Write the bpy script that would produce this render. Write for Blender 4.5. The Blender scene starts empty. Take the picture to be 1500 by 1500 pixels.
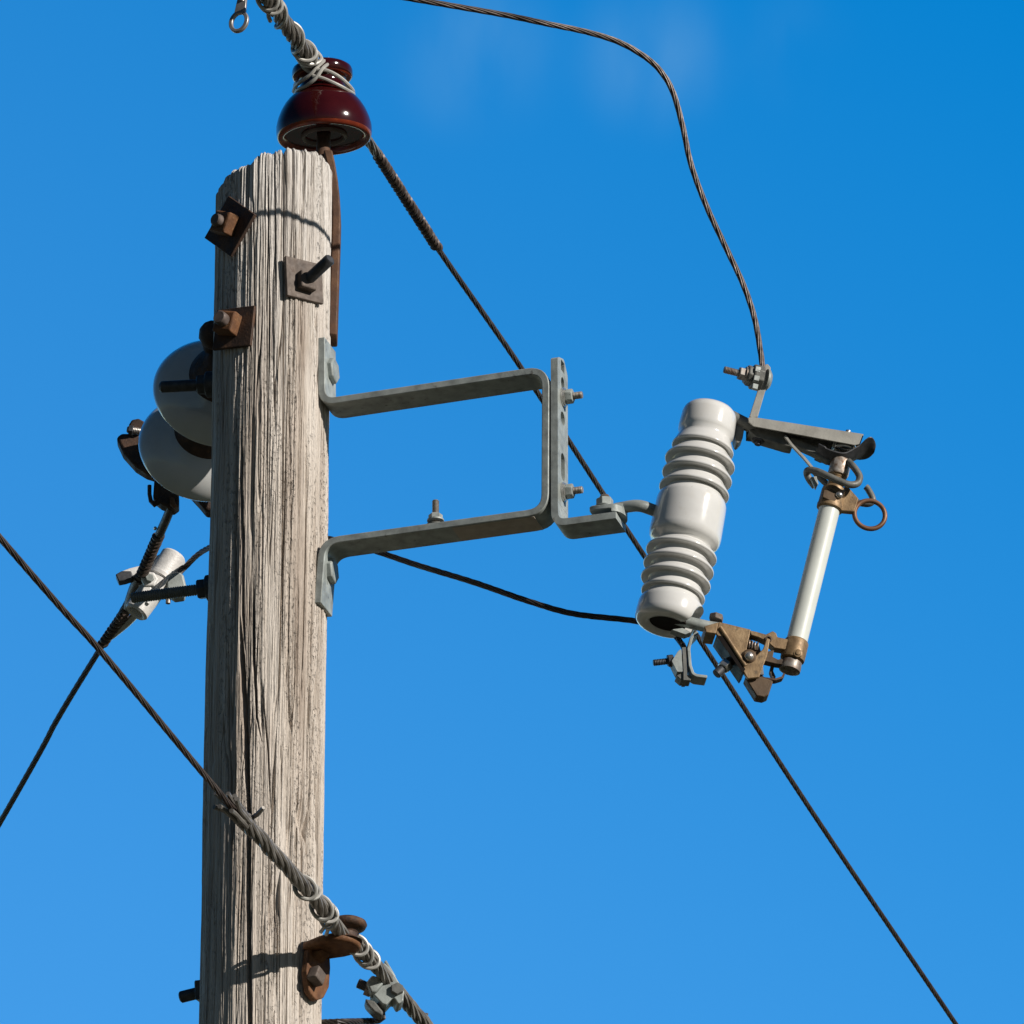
import bpy, bmesh, math, random
import numpy as np
from mathutils import Vector, Matrix

random.seed(4)
R_ = math.radians
scene = bpy.context.scene
COL = scene.collection

# ------------------------------------------------------------------ camera, sky, sun, exposure
PITCH = R_(25.0)
FPX = 13700.0                       # focal length in pixels of the 1500 px photograph
CAM = Vector((0.43, -14.95, 1.63))
cd = bpy.data.cameras.new('camera')
cam = bpy.data.objects.new('camera', cd)
COL.objects.link(cam)
cam.location = CAM
cam.rotation_euler = (math.pi / 2 + PITCH, 0, 0)
cd.sensor_width = 36
cd.lens = 36 * FPX / 1500
cd.clip_start = 0.1
cd.clip_end = 20000
scene.camera = cam

SUN_EL = R_(24)
SUN_AZ = R_(125)                    # from +Y towards +X: behind the camera on its right
sun_dir = Vector((math.sin(SUN_AZ) * math.cos(SUN_EL), math.cos(SUN_AZ) * math.cos(SUN_EL), math.sin(SUN_EL)))
sl = bpy.data.lights.new('sun', 'SUN')
sl.energy = 5.0
sl.angle = R_(0.5)
sl.color = (1.0, 0.945, 0.87)
so = bpy.data.objects.new('sun', sl)
COL.objects.link(so)
so.rotation_euler = sun_dir.to_track_quat('Z', 'Y').to_euler()
so.location = (6, -6, 14)

w = bpy.data.worlds.new('World')
scene.world = w
w.use_nodes = True
nt = w.node_tree
nt.nodes.clear()
sky = nt.nodes.new('ShaderNodeTexSky')
sky.sky_type = 'NISHITA'
sky.sun_disc = False
sky.sun_elevation = SUN_EL
sky.sun_rotation = SUN_AZ
sky.air_density = 1.0
sky.dust_density = 0.15
sky.ozone_density = 3.0
hsv = nt.nodes.new('ShaderNodeHueSaturation')   # clear, deeply blue dry air
hsv.inputs['Value'].default_value = 1.42
bg = nt.nodes.new('ShaderNodeBackground')
bg.inputs['Strength'].default_value = 0.15
wo = nt.nodes.new('ShaderNodeOutputWorld')
L = nt.links.new
L(sky.outputs[0], hsv.inputs['Color'])
# a few faint wisps of high cloud, fixed to directions in the sky
tc = nt.nodes.new('ShaderNodeTexCoord')
mp = nt.nodes.new('ShaderNodeMapping')
mp.inputs['Rotation'].default_value = (0, R_(38), 0)
mp.inputs['Scale'].default_value = (70, 9, 34)
ns = nt.nodes.new('ShaderNodeTexNoise')
ns.inputs['Scale'].default_value = 1.3
ns.inputs['Detail'].default_value = 4
ns.inputs['Roughness'].default_value = 0.42
L(tc.outputs['Generated'], mp.inputs['Vector'])
L(mp.outputs[0], ns.inputs['Vector'])
sx0 = nt.nodes.new('ShaderNodeSeparateXYZ'); L(tc.outputs['Generated'], sx0.inputs[0])
sa = nt.nodes.new('ShaderNodeMath'); sa.operation = 'ADD'; L(sx0.outputs['X'], sa.inputs[0]); L(sx0.outputs['Z'], sa.inputs[1])
sm = nt.nodes.new('ShaderNodeMapRange'); sm.interpolation_type = 'SMOOTHSTEP'
sm.inputs['From Min'].default_value = 0.30; sm.inputs['From Max'].default_value = 0.56
sm.inputs['To Min'].default_value = 1.36; sm.inputs['To Max'].default_value = 1.425
L(sa.outputs[0], sm.inputs['Value']); L(sm.outputs[0], hsv.inputs['Saturation'])
last = hsv.outputs[0]
for (dx, dy, dz, width, amt) in ((-0.0040, 0.8844, 0.4667, 0.008, 0.36), (0.0150, 0.8845, 0.4663, 0.0075, 0.40), (0.03, 0.8835, 0.4665, 0.006, 0.14)):
    vm = nt.nodes.new('ShaderNodeVectorMath'); vm.operation = 'DISTANCE'
    vm.inputs[1].default_value = Vector((dx, dy, dz)).normalized()
    L(tc.outputs['Generated'], vm.inputs[0])
    mr_ = nt.nodes.new('ShaderNodeMapRange'); mr_.interpolation_type = 'SMOOTHERSTEP'
    mr_.inputs['From Min'].default_value = width * 1.6; mr_.inputs['From Max'].default_value = 0.0
    mr_.inputs['To Min'].default_value = 0.0; mr_.inputs['To Max'].default_value = amt
    L(vm.outputs['Value'], mr_.inputs['Value'])
    md = nt.nodes.new('ShaderNodeMapRange'); md.interpolation_type = 'SMOOTHSTEP'
    md.inputs['From Min'].default_value = 0.30; md.inputs['From Max'].default_value = 0.70
    L(ns.outputs[0], md.inputs['Value'])
    mu = nt.nodes.new('ShaderNodeMath'); mu.operation = 'MULTIPLY'
    L(mr_.outputs[0], mu.inputs[0]); L(md.outputs[0], mu.inputs[1])
    mc = nt.nodes.new('ShaderNodeMixRGB'); mc.inputs['Color2'].default_value = (0.95, 2.5, 4.6, 1)
    L(mu.outputs[0], mc.inputs['Fac']); L(last, mc.inputs['Color1']); last = mc.outputs[0]
# added dimming of the sky overhead and behind the camera, to deepen shadows
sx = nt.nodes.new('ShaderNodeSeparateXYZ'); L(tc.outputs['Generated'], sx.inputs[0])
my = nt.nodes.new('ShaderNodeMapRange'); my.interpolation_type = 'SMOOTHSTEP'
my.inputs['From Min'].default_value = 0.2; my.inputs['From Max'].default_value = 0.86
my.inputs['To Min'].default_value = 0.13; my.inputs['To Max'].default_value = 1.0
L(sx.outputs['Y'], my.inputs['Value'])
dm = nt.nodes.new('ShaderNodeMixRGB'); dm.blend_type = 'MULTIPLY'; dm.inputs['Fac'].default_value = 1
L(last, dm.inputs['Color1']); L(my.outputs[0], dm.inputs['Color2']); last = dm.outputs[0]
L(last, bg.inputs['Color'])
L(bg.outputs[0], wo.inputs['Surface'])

scene.view_settings.view_transform = 'Standard'
scene.view_settings.look = 'None'
scene.view_settings.gamma = 1
scene.view_settings.exposure = 0.0
scene.render.resolution_x = scene.render.resolution_y = 1024

# ------------------------------------------------------------------ pixel -> place helpers
CR = Matrix.Rotation(math.pi / 2 + PITCH, 3, 'X')
def ray(px, py):
    return (CR @ Vector(((px - 750) / FPX, (750 - py) / FPX, -1))).normalized()
class Plane:
    """a real vertical or horizontal plane in the place; at() gives the point on it (moved by off along its normal)"""
    def __init__(s, o, n):
        s.o = Vector(o); s.n = Vector(n).normalized()
    def at(s, px, py, off=0.0):
        d = ray(px, py)
        t = ((s.o + s.n * off) - CAM).dot(s.n) / d.dot(s.n)
        return CAM + d * t
def A(px, py, y):
    return Plane((0, y, 0), (0, 1, 0)).at(px, py)
def V(px, py, z):
    return Plane((0, 0, z), (0, 0, 1)).at(px, py)
def CYL(px, py, r):
    """first hit with the pole's round surface"""
    d = ray(px, py)
    a = d.x ** 2 + d.y ** 2; b = 2 * (CAM.x * d.x + CAM.y * d.y); c = CAM.x ** 2 + CAM.y ** 2 - r * r
    q = max(b * b - 4 * a * c, 0)
    t = (-b - math.sqrt(q)) / (2 * a)
    return CAM + d * t
PX = 1 / 830.0                      # metres per photograph pixel near the pole

# ------------------------------------------------------------------ mesh helpers
def ortho(ax, ref=None):
    ax = Vector(ax).normalized()
    if ref is None:
        ref = Vector((0, 0, 1)) if abs(ax.z) < 0.9 else Vector((1, 0, 0))
    u = (Vector(ref) - ax * ax.dot(Vector(ref))).normalized()
    return u, ax.cross(u).normalized()
class MB:
    def __init__(s):
        s.bm = bmesh.new()
    def ringloft(s, rings, caps=True, closed=False):
        bm = s.bm
        vr = [[bm.verts.new(p) for p in r] for r in rings]
        n = len(vr[0]); m = len(vr)
        for i in range(m if closed else m - 1):
            a, b = vr[i], vr[(i + 1) % m]
            for k in range(n):
                try: bm.faces.new((a[k], a[(k + 1) % n], b[(k + 1) % n], b[k]))
                except ValueError: pass
        if caps and not closed:
            bm.faces.new(list(reversed(vr[0]))); bm.faces.new(vr[-1])
        return s
    def tube(s, pts, r, n=10, caps=True, closed=False):
        pts = [Vector(p) for p in pts]
        rs = r if isinstance(r, (list, tuple)) else [r] * len(pts)
        fr = frames(pts, closed)
        rings = []
        for p, rr, (t, u, v) in zip(pts, rs, fr):
            rings.append([p + (u * math.cos(2 * math.pi * k / n) + v * math.sin(2 * math.pi * k / n)) * rr for k in range(n)])
        return s.ringloft(rings, caps, closed)
    def cyl(s, a, b, r, n=24, ch=0.0):
        a = Vector(a); b = Vector(b); L_ = (b - a).length
        if ch:
            return s.lathe(a, b - a, [(0, r - ch), (ch, r), (L_ - ch, r), (L_, r - ch)], n)
        return s.lathe(a, b - a, [(0, r), (L_, r)], n)
    def lathe(s, o, ax, prof, n=48, warp=None, ref=None, caps=True):
        o = Vector(o); ax = Vector(ax).normalized(); u, v = ortho(ax, ref)
        rings = []
        for (h, r) in prof:
            ring = []
            for k in range(n):
                a = 2 * math.pi * k / n
                hh = warp(h, r, a) if warp else h
                ring.append(o + ax * hh + (u * math.cos(a) + v * math.sin(a)) * max(r, 1e-5))
            rings.append(ring)
        return s.ringloft(rings, caps)
    def thread(s, a, b, r, pitch=0.0025, n=18, depth=0.0009):
        a = Vector(a); b = Vector(b); Ln = (b - a).length
        prof = [(0, r * 0.75)]
        k = int(Ln / pitch)
        for i in range(k):
            prof += [((i + 0.25) * pitch, r - depth), ((i + 0.75) * pitch, r)]
        prof.append((Ln, r * 0.8))
        return s.lathe(a, b - a, prof, n)
    def nut(s, c, ax, r, h, n=6, rot=0.0, ref=None):
        """prism nut with chamfered outer face; c is the seat, ax points outwards"""
        c = Vector(c); ax = Vector(ax).normalized(); u, v = ortho(ax, ref)
        rings = []
        for (hh, rr) in ((0, r), (h * 0.86, r), (h, r * 0.88)):
            rings.append([c + ax * hh + (u * math.cos(rot + 2 * math.pi * k / n) + v * math.sin(rot + 2 * math.pi * k / n)) * rr for k in range(n)])
        return s.ringloft(rings)
    def prism(s, pts, vec, holes=()):
        bm = s.bm; vec = Vector(vec)
        if not holes:
            return s.ringloft([[Vector(p) for p in pts], [Vector(p) + vec for p in pts]])
        for off in (Vector((0, 0, 0)), vec):
            es = []
            for lp in [pts] + list(holes):
                vs = [bm.verts.new(Vector(p) + off) for p in lp]
                es += [bm.edges.new((vs[i], vs[(i + 1) % len(vs)])) for i in range(len(vs))]
            bmesh.ops.triangle_fill(bm, use_beauty=True, use_dissolve=False, edges=es)
        for lp in [pts] + list(holes):
            n = len(lp)
            a = [bm.verts.new(Vector(p)) for p in lp]; b = [bm.verts.new(Vector(p) + vec) for p in lp]
            for i in range(n):
                bm.faces.new((a[i], a[(i + 1) % n], b[(i + 1) % n], b[i]))
        bmesh.ops.remove_doubles(bm, verts=bm.verts, dist=1e-6)
        return s
    def box(s, c, ux, uy, uz):
        """box from its centre and three half vectors"""
        c = Vector(c)
        q = [c - ux - uy - uz, c + ux - uy - uz, c + ux + uy - uz, c - ux + uy - uz]
        return s.prism(q, uz * 2)
    def strap(s, pts, t, wvec, rad=0.02):
        """flat bar bent along a planar path: thickness t in the plane, width along wvec"""
        wv = Vector(wvec); nrm = wv.normalized()
        p = fillet([Vector(q) for q in pts], rad, False)
        lo, hi = [], []
        for i, q in enumerate(p):
            if i == 0: d = p[1] - p[0]
            elif i == len(p) - 1: d = p[-1] - p[-2]
            else: d = (p[i + 1] - q).normalized() + (q - p[i - 1]).normalized()
            d.normalize(); nn = nrm.cross(d).normalized()
            lo.append(q - nn * t / 2); hi.append(q + nn * t / 2)
        rings = [[a, b, b + wv, a + wv] for a, b in zip(lo, hi)]
        return s.ringloft(rings)
    def cable(s, pts, r, n=6, pitch=0.11, sides=6, step=None, phase=0.0, jitter=0.0):
        """stranded cable: n tubes twisted about a path"""
        step = step or pitch / 10
        p = resample(pts, step); fr = frames(p)
        rs = r / (1 + 1 / math.sin(math.pi / n)) if n > 2 else r / 2
        Rc = r - rs
        for k in range(n):
            jr = 1 + jitter * random.uniform(-1, 1); jp = jitter * random.uniform(-1, 1)
            line = []
            for i, (q, (t, u, v)) in enumerate(zip(p, fr)):
                a = phase + jp + 2 * math.pi * (k / n + i * step / pitch)
                line.append(q + (u * math.cos(a) + v * math.sin(a)) * Rc * jr)
            s.tube(line, rs * 1.04, sides)
        return s
    def coil(s, pts, r, rw, pitch, sides=6, per=14, phase=0.0):
        """one wire wound as a helix about a path"""
        step = pitch / per
        p = resample(pts, step); fr = frames(p)
        line = [q + (u * math.cos(phase + 2 * math.pi * i / per) + v * math.sin(phase + 2 * math.pi * i / per)) * r for i, (q, (t, u, v)) in enumerate(zip(p, fr))]
        s.tube(line, rw, sides)
        return s
    def build(s, name, mat, parent=None, sharp=38, bevel=0.0, origin=None, seg=2):
        bmesh.ops.recalc_face_normals(s.bm, faces=s.bm.faces)
        root = parent
        while root is not None and root.parent is not None: root = root.parent
        if root is not None: o0 = root.location.copy()
        elif origin is not None: o0 = Vector(origin)
        else:
            vs = [v.co for v in s.bm.verts]
            o0 = Vector((sum(v.x for v in vs) / len(vs), sum(v.y for v in vs) / len(vs), min(v.z for v in vs)))
        for v in s.bm.verts: v.co -= o0
        me = bpy.data.meshes.new(name)
        s.bm.to_mesh(me); s.bm.free()
        for p in me.polygons: p.use_smooth = True
        me.set_sharp_from_angle(angle=R_(sharp))
        me.materials.append(mat)
        ob = bpy.data.objects.new(name, me); COL.objects.link(ob)
        if parent is not None: ob.parent = parent
        else: ob.location = o0
        if bevel:
            b = ob.modifiers.new('bevel', 'BEVEL'); b.width = bevel; b.segments = seg
            b.limit_method = 'ANGLE'; b.angle_limit = R_(40)
        return ob
def frames(pts, closed=False):
    n = len(pts); out = []; u = None
    for i in range(n):
        if closed: t = (pts[(i + 1) % n] - pts[i - 1])
        elif i == 0: t = pts[1] - pts[0]
        elif i == n - 1: t = pts[-1] - pts[-2]
        else: t = (pts[i + 1] - pts[i]).normalized() + (pts[i] - pts[i - 1]).normalized()
        t = t.normalized()
        if u is None: u, v = ortho(t)
        else:
            u = (u - t * t.dot(u)).normalized(); v = t.cross(u).normalized()
        out.append((t, u, v))
    return out
def resample(pts, step):
    pts = [Vector(p) for p in pts]
    d = [0.0]
    for a, b in zip(pts, pts[1:]): d.append(d[-1] + (b - a).length)
    n = max(2, int(d[-1] / step) + 1); out = []; j = 0
    for i in range(n):
        x = d[-1] * i / (n - 1)
        while j < len(d) - 2 and d[j + 1] < x: j += 1
        f = (x - d[j]) / max(d[j + 1] - d[j], 1e-9)
        out.append(pts[j].lerp(pts[j + 1], f))
    return out
def spline(pts, per=14):
    """Catmull-Rom through the points"""
    P = [Vector(p) for p in pts]; P = [P[0] * 2 - P[1]] + P + [P[-1] * 2 - P[-2]]
    out = []
    for i in range(1, len(P) - 2):
        a, b, c, d = P[i - 1:i + 3]
        for k in range(per):
            t = k / per
            out.append(0.5 * (2 * b + (c - a) * t + (2 * a - 5 * b + 4 * c - d) * t * t + (3 * b - a - 3 * c + d) * t ** 3))
    out.append(P[-2])
    return out
def fillet(pts, rad, closed=True, n=7):
    pts = [Vector(p) for p in pts]; m = len(pts); out = []
    for i in range(m):
        if not closed and i in (0, m - 1):
            out.append(pts[i]); continue
        p, a, b = pts[i], pts[i - 1], pts[(i + 1) % m]
        r = rad[i] if isinstance(rad, (list, tuple)) else rad
        da, db = (a - p), (b - p); la, lb = da.length, db.length
        da.normalize(); db.normalize()
        ang = da.angle(db)
        if r <= 0 or ang > 3.1:
            out.append(p); continue
        tl = min(r / math.tan(ang / 2), 0.48 * la, 0.48 * lb)
        p0, p1 = p + da * tl, p + db * tl
        for k in range(n + 1):
            t = k / n
            out.append(p0 * (1 - t) ** 2 + p * 2 * t * (1 - t) + p1 * t * t)
    return out
def circle(c, u, v, r, n=20, rv=None):
    rv = rv or r
    return [Vector(c) + u * math.cos(2 * math.pi * k / n) * r + v * math.sin(2 * math.pi * k / n) * rv for k in range(n)]

def tag(o, label, cat, group=None, kind=None):
    if label: o['label'] = label
    if cat: o['category'] = cat
    if group: o['group'] = group
    if kind: o['kind'] = kind
    return o
def thing(name, loc, label, cat, group=None):
    o = bpy.data.objects.new(name, None); COL.objects.link(o)
    o.location = loc; o.empty_display_size = 0.05
    return tag(o, label, cat, group)

# ------------------------------------------------------------------ materials
def mat_base(name, rough=0.5, metal=0.0, coat=0.0):
    m = bpy.data.materials.new(name); m.use_nodes = True
    b = m.node_tree.nodes['Principled BSDF']
    b.inputs['Roughness'].default_value = rough; b.inputs['Metallic'].default_value = metal
    b.inputs['Coat Weight'].default_value = coat; b.inputs['Coat Roughness'].default_value = 0.04
    return m, m.node_tree, b
def noise(nt, scale, detail=4, rough=0.55, vec=(1, 1, 1)):
    t = nt.nodes.new('ShaderNodeTexCoord'); mpn = nt.nodes.new('ShaderNodeMapping')
    mpn.inputs['Scale'].default_value = vec
    n = nt.nodes.new('ShaderNodeTexNoise')
    n.inputs['Scale'].default_value = scale; n.inputs['Detail'].default_value = detail; n.inputs['Roughness'].default_value = rough
    nt.links.new(t.outputs['Object'], mpn.inputs['Vector']); nt.links.new(mpn.outputs[0], n.inputs['Vector'])
    return n
def ramp(nt, src, stops):
    r = nt.nodes.new('ShaderNodeValToRGB')
    el = r.color_ramp.elements
    while len(el) < len(stops): el.new(0.5)
    for e, (p, c) in zip(el, stops):
        e.position = p; e.color = (*c, 1)
    nt.links.new(src, r.inputs['Fac'])
    return r
def mottled(name, stops, scale, rough=(0.45, 0.65), metal=0.0, coat=0.0, bump=0.0, bscale=None, detail=5, spots=None):
    m, nt, b = mat_base(name, rough[0], metal, coat)
    n = noise(nt, scale, detail)
    r = ramp(nt, n.outputs[0], stops)
    src = r.outputs[0]
    for sc_, lo, hi, amt, colr in (spots or ()):
        ns_ = noise(nt, sc_, 6, 0.62)
        ms_ = nt.nodes.new('ShaderNodeMapRange'); ms_.interpolation_type = 'SMOOTHSTEP'
        ms_.inputs['From Min'].default_value = lo; ms_.inputs['From Max'].default_value = hi; ms_.inputs['To Max'].default_value = amt
        nt.links.new(ns_.outputs[0], ms_.inputs['Value'])
        mm = nt.nodes.new('ShaderNodeMixRGB'); mm.inputs['Color2'].default_value = (*colr, 1)
        nt.links.new(ms_.outputs[0], mm.inputs['Fac']); nt.links.new(src, mm.inputs['Color1']); src = mm.outputs[0]
    nt.links.new(src, b.inputs['Base Color'])
    n2 = noise(nt, scale * 2.3, 3)
    mr = nt.nodes.new('ShaderNodeMapRange')
    mr.inputs['From Min'].default_value = 0.3; mr.inputs['From Max'].default_value = 0.7
    mr.inputs['To Min'].default_value, mr.inputs['To Max'].default_value = rough
    nt.links.new(n2.outputs[0], mr.inputs['Value']); nt.links.new(mr.outputs[0], b.inputs['Roughness'])
    if bump:
        n3 = noise(nt, bscale or scale * 5, 4)
        bp = nt.nodes.new('ShaderNodeBump'); bp.inputs['Strength'].default_value = bump; bp.inputs['Distance'].default_value = 0.002
        nt.links.new(n3.outputs[0], bp.inputs['Height']); nt.links.new(bp.outputs[0], b.inputs['Normal'])
    return m
M = {}
M['galv'] = mottled('galvanised_steel', [(0.25, (0.18, 0.19, 0.18)), (0.5, (0.285, 0.31, 0.295)), (0.75, (0.39, 0.42, 0.40))], 45, (0.45, 0.65), 0.12, bump=0.15, bscale=260, spots=((75, .60, .72, .7, (.075, .068, .058)), (22, .56, .74, .45, (.42, .43, .40)), (34, .64, .74, .5, (.16, .105, .065))))
M['galv_dark'] = mottled('weathered_steel', [(0.25, (0.07, 0.07, 0.062)), (0.5, (0.13, 0.13, 0.118)), (0.8, (0.20, 0.20, 0.18))], 60, (0.45, 0.65), 0.12, bump=0.15, bscale=260, spots=((60, .58, .72, .6, (.05, .04, .032)),))
M['galv_dirty'] = mottled('stained_hood_steel', [(0.25, (0.20, 0.19, 0.165)), (0.5, (0.29, 0.28, 0.25)), (0.8, (0.36, 0.35, 0.31))], 30, (0.45, 0.65), 0.12, bump=0.12, bscale=260, spots=((50, .60, .74, .55, (.09, .07, .055)),))
M['bolt'] = mottled('threaded_steel', [(0.3, (0.16, 0.10, 0.07)), (0.55, (0.27, 0.24, 0.21)), (0.8, (0.36, 0.35, 0.32))], 70, (0.4, 0.6), 0.4)
M['rust_bolt'] = mottled('brown_bolt_iron', [(0.3, (0.07, 0.05, 0.042)), (0.7, (0.20, 0.155, 0.135))], 70, (0.5, 0.7), 0.2)
M['darkbolt'] = mottled('dark_bolt_steel', [(0.3, (0.035, 0.036, 0.04)), (0.7, (0.08, 0.08, 0.085))], 90, (0.4, 0.6), 0.4)
M['rust'] = mottled('rusty_iron', [(0.25, (0.022, 0.012, 0.008)), (0.5, (0.055, 0.030, 0.020)), (0.8, (0.13, 0.062, 0.030))], 40, (0.6, 0.85), 0.1, bump=0.45, bscale=240, spots=((90, .58, .68, .6, (.17, .085, .04)), (60, .62, .72, .6, (.016, .011, .009))))
M['rust_orange'] = mottled('orange_rusty_iron', [(0.2, (0.055, 0.022, 0.009)), (0.5, (0.15, 0.062, 0.022)), (0.8, (0.25, 0.125, 0.055))], 45, (0.6, 0.85), 0.1, bump=0.45, bscale=240, spots=((55, .56, .68, .75, (.05, .028, .018)), (110, .62, .70, .6, (.32, .17, .075))))
M['rust_brown'] = mottled('brown_rusty_strap', [(0.2, (0.045, 0.022, 0.012)), (0.5, (0.095, 0.045, 0.023)), (0.8, (0.17, 0.085, 0.04))], 30, (0.6, 0.85), 0.1, bump=0.4, bscale=240)
M['plate_rust'] = mottled('grey_brown_washer_iron', [(0.25, (0.06, 0.045, 0.036)), (0.5, (0.12, 0.092, 0.075)), (0.8, (0.19, 0.15, 0.12))], 50, (0.6, 0.8), 0.15, bump=0.3, bscale=320, spots=((80, .58, .70, .6, (.07, .04, .025)),))
M['white'] = mottled('white_porcelain_glaze', [(0.3, (0.61, 0.60, 0.575)), (0.6, (0.68, 0.67, 0.645)), (0.8, (0.64, 0.615, 0.57))], 14, (0.10, 0.22), 0.0, coat=0.5, spots=((26, .58, .75, .35, (.50, .46, .38)), (140, .70, .76, .7, (.22, .19, .15))))
M['disc'] = mottled('grey_white_porcelain_glaze', [(0.3, (0.50, 0.50, 0.485)), (0.7, (0.60, 0.60, 0.585))], 10, (0.12, 0.2), 0.0, coat=0.6)
M['brown'] = mottled('dark_brown_glaze', [(0.3, (0.024, 0.0022, 0.0026)), (0.7, (0.044, 0.0045, 0.0045))], 16, (0.09, 0.15), 0.0, coat=0.0)
M['brown_rim'] = mottled('thin_red_brown_glaze', [(0.3, (0.10, 0.012, 0.006)), (0.55, (0.17, 0.026, 0.010)), (0.72, (0.34, 0.085, 0.018))], 30, (0.10, 0.2), 0.0, coat=0.0)
M['ceramic'] = mottled('unglazed_dark_ceramic', [(0.3, (0.06, 0.045, 0.035)), (0.7, (0.12, 0.09, 0.07))], 30, (0.5, 0.7))
M['shade_black'] = mottled('painted_shade_black', [(0.3, (0.008, 0.006, 0.005)), (0.7, (0.016, 0.012, 0.010))], 30, (0.4, 0.6))  # near-black base colour standing in for shade in hollows and on the hinge
M['shade_black'].node_tree.nodes['Principled BSDF'].inputs['Specular IOR Level'].default_value = 0.08
M['brass'] = mottled('weathered_bronze', [(0.25, (0.13, 0.084, 0.044)), (0.5, (0.25, 0.162, 0.082)), (0.8, (0.37, 0.255, 0.14))], 50, (0.42, 0.6), 0.35, bump=0.2, bscale=260, spots=((70, .57, .70, .7, (.075, .055, .036)), (120, .64, .72, .5, (.40, .30, .20))))
M['brass_dark'] = mottled('dark_bronze', [(0.25, (0.045, 0.028, 0.016)), (0.5, (0.095, 0.058, 0.03)), (0.8, (0.14, 0.09, 0.05))], 50, (0.55, 0.75), 0.1, bump=0.15, bscale=300)
M['ring'] = mottled('reddish_bronze', [(0.3, (0.14, 0.066, 0.034)), (0.7, (0.24, 0.125, 0.068))], 50, (0.45, 0.6), 0.4)
M['contact'] = mottled('pitted_silvered_contact', [(0.35, (0.20, 0.12, 0.075)), (0.5, (0.42, 0.35, 0.29)), (0.7, (0.60, 0.54, 0.48))], 110, (0.35, 0.6), 0.45)
M['tube'] = mottled('off_white_fibreglass', [(0.3, (0.56, 0.58, 0.535)), (0.7, (0.65, 0.67, 0.62))], 20, (0.35, 0.5))
M['wire'] = mottled('weathered_copper_strand', [(0.3, (0.055, 0.040, 0.033)), (0.7, (0.14, 0.105, 0.088))], 35, (0.42, 0.6), 0.4)
M['jumper'] = mottled('brown_copper_strand', [(0.3, (0.040, 0.029, 0.024)), (0.7, (0.11, 0.082, 0.07))], 35, (0.42, 0.6), 0.4)
M['black_wire'] = mottled('black_strand', [(0.3, (0.022, 0.017, 0.016)), (0.7, (0.07, 0.055, 0.048))], 35, (0.45, 0.6), 0.2)
M['sleeve'] = mottled('brown_wound_wire', [(0.3, (0.05, 0.036, 0.03)), (0.7, (0.14, 0.105, 0.088))], 60, (0.42, 0.6), 0.3)
M['rods'] = mottled('weathered_aluminium_rods', [(0.3, (0.13, 0.115, 0.10)), (0.55, (0.235, 0.215, 0.19)), (0.8, (0.33, 0.31, 0.28))], 45, (0.4, 0.6), 0.35)
M['tie'] = mottled('pale_aluminium_wire', [(0.3, (0.36, 0.345, 0.315)), (0.7, (0.52, 0.505, 0.47))], 45, (0.4, 0.55), 0.3)
M['alu'] = mottled('cast_aluminium', [(0.3, (0.60, 0.575, 0.545)), (0.7, (0.76, 0.74, 0.71))], 60, (0.45, 0.6), 0.1, bump=0.25, bscale=200, spots=((70, .60, .72, .6, (.30, .26, .22)),))
M['shiny'] = mottled('bright_steel', [(0.3, (0.45, 0.43, 0.40)), (0.7, (0.62, 0.60, 0.57))], 40, (0.22, 0.35), 0.8)
M['lug'] = mottled('tinned_lug', [(0.3, (0.24, 0.215, 0.195)), (0.7, (0.42, 0.385, 0.355))], 60, (0.3, 0.45), 0.5)
M['sticker'] = mottled('faded_bar_sticker', [(0.3, (0.30, 0.26, 0.21)), (0.7, (0.40, 0.35, 0.29))], 60, (0.6, 0.7))

# ------------------------------------------------------------------ ground (far below the frame)
def ground():
    m, nt_, b = mat_base('dry_grass_ground', 0.95)
    n = noise(nt_, 0.6, 8)
    r = ramp(nt_, n.outputs[0], [(0.3, (0.030, 0.036, 0.015)), (0.55, (0.06, 0.058, 0.030)), (0.75, (0.10, 0.085, 0.05))])
    nt_.links.new(r.outputs[0], b.inputs['Base Color'])
    mb = MB(); bm = mb.bm
    c = bm.verts.new((0, 0, 0)); prev = None
    for rr in (3, 10, 40, 200, 1500, 8000):
        ring = [bm.verts.new((rr * math.cos(2 * math.pi * k / 48), rr * math.sin(2 * math.pi * k / 48), 0.0)) for k in range(48)]
        for k in range(48):
            if prev is None: bm.faces.new((c, ring[k], ring[(k + 1) % 48]))
            else: bm.faces.new((prev[k], ring[k], ring[(k + 1) % 48], prev[(k + 1) % 48]))
        prev = ring
    tag(mb.build('ground', m, origin=(0, 0, 0)), None, None, kind='structure')
ground()

# ------------------------------------------------------------------ the wooden pole
PR = 0.1025
def vn(u, v, nu, seed):
    """smooth value noise, periodic in u with period nu"""
    rs = np.random.RandomState(seed)
    tab = rs.rand(nu, 512)
    iu = np.floor(u).astype(int); iv = np.floor(v).astype(int)
    fu = u - iu; fv = v - iv
    fu = fu * fu * (3 - 2 * fu); fv = fv * fv * (3 - 2 * fv)
    a = tab[iu % nu, iv % 512]; b = tab[(iu + 1) % nu, iv % 512]
    c = tab[iu % nu, (iv + 1) % 512]; d = tab[(iu + 1) % nu, (iv + 1) % 512]
    return (a * (1 - fu) + b * fu) * (1 - fv) + (c * (1 - fu) + d * fu) * fv
def th_z(px, py):
    p = CYL(px, py, PR); return math.atan2(p.x, -p.y), p.z     # 0 faces the camera, + to its right
Z_TOP = CYL(420, 222, PR).z
Z_BOT = CYL(383, 1500, PR).z - 0.25
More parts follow.
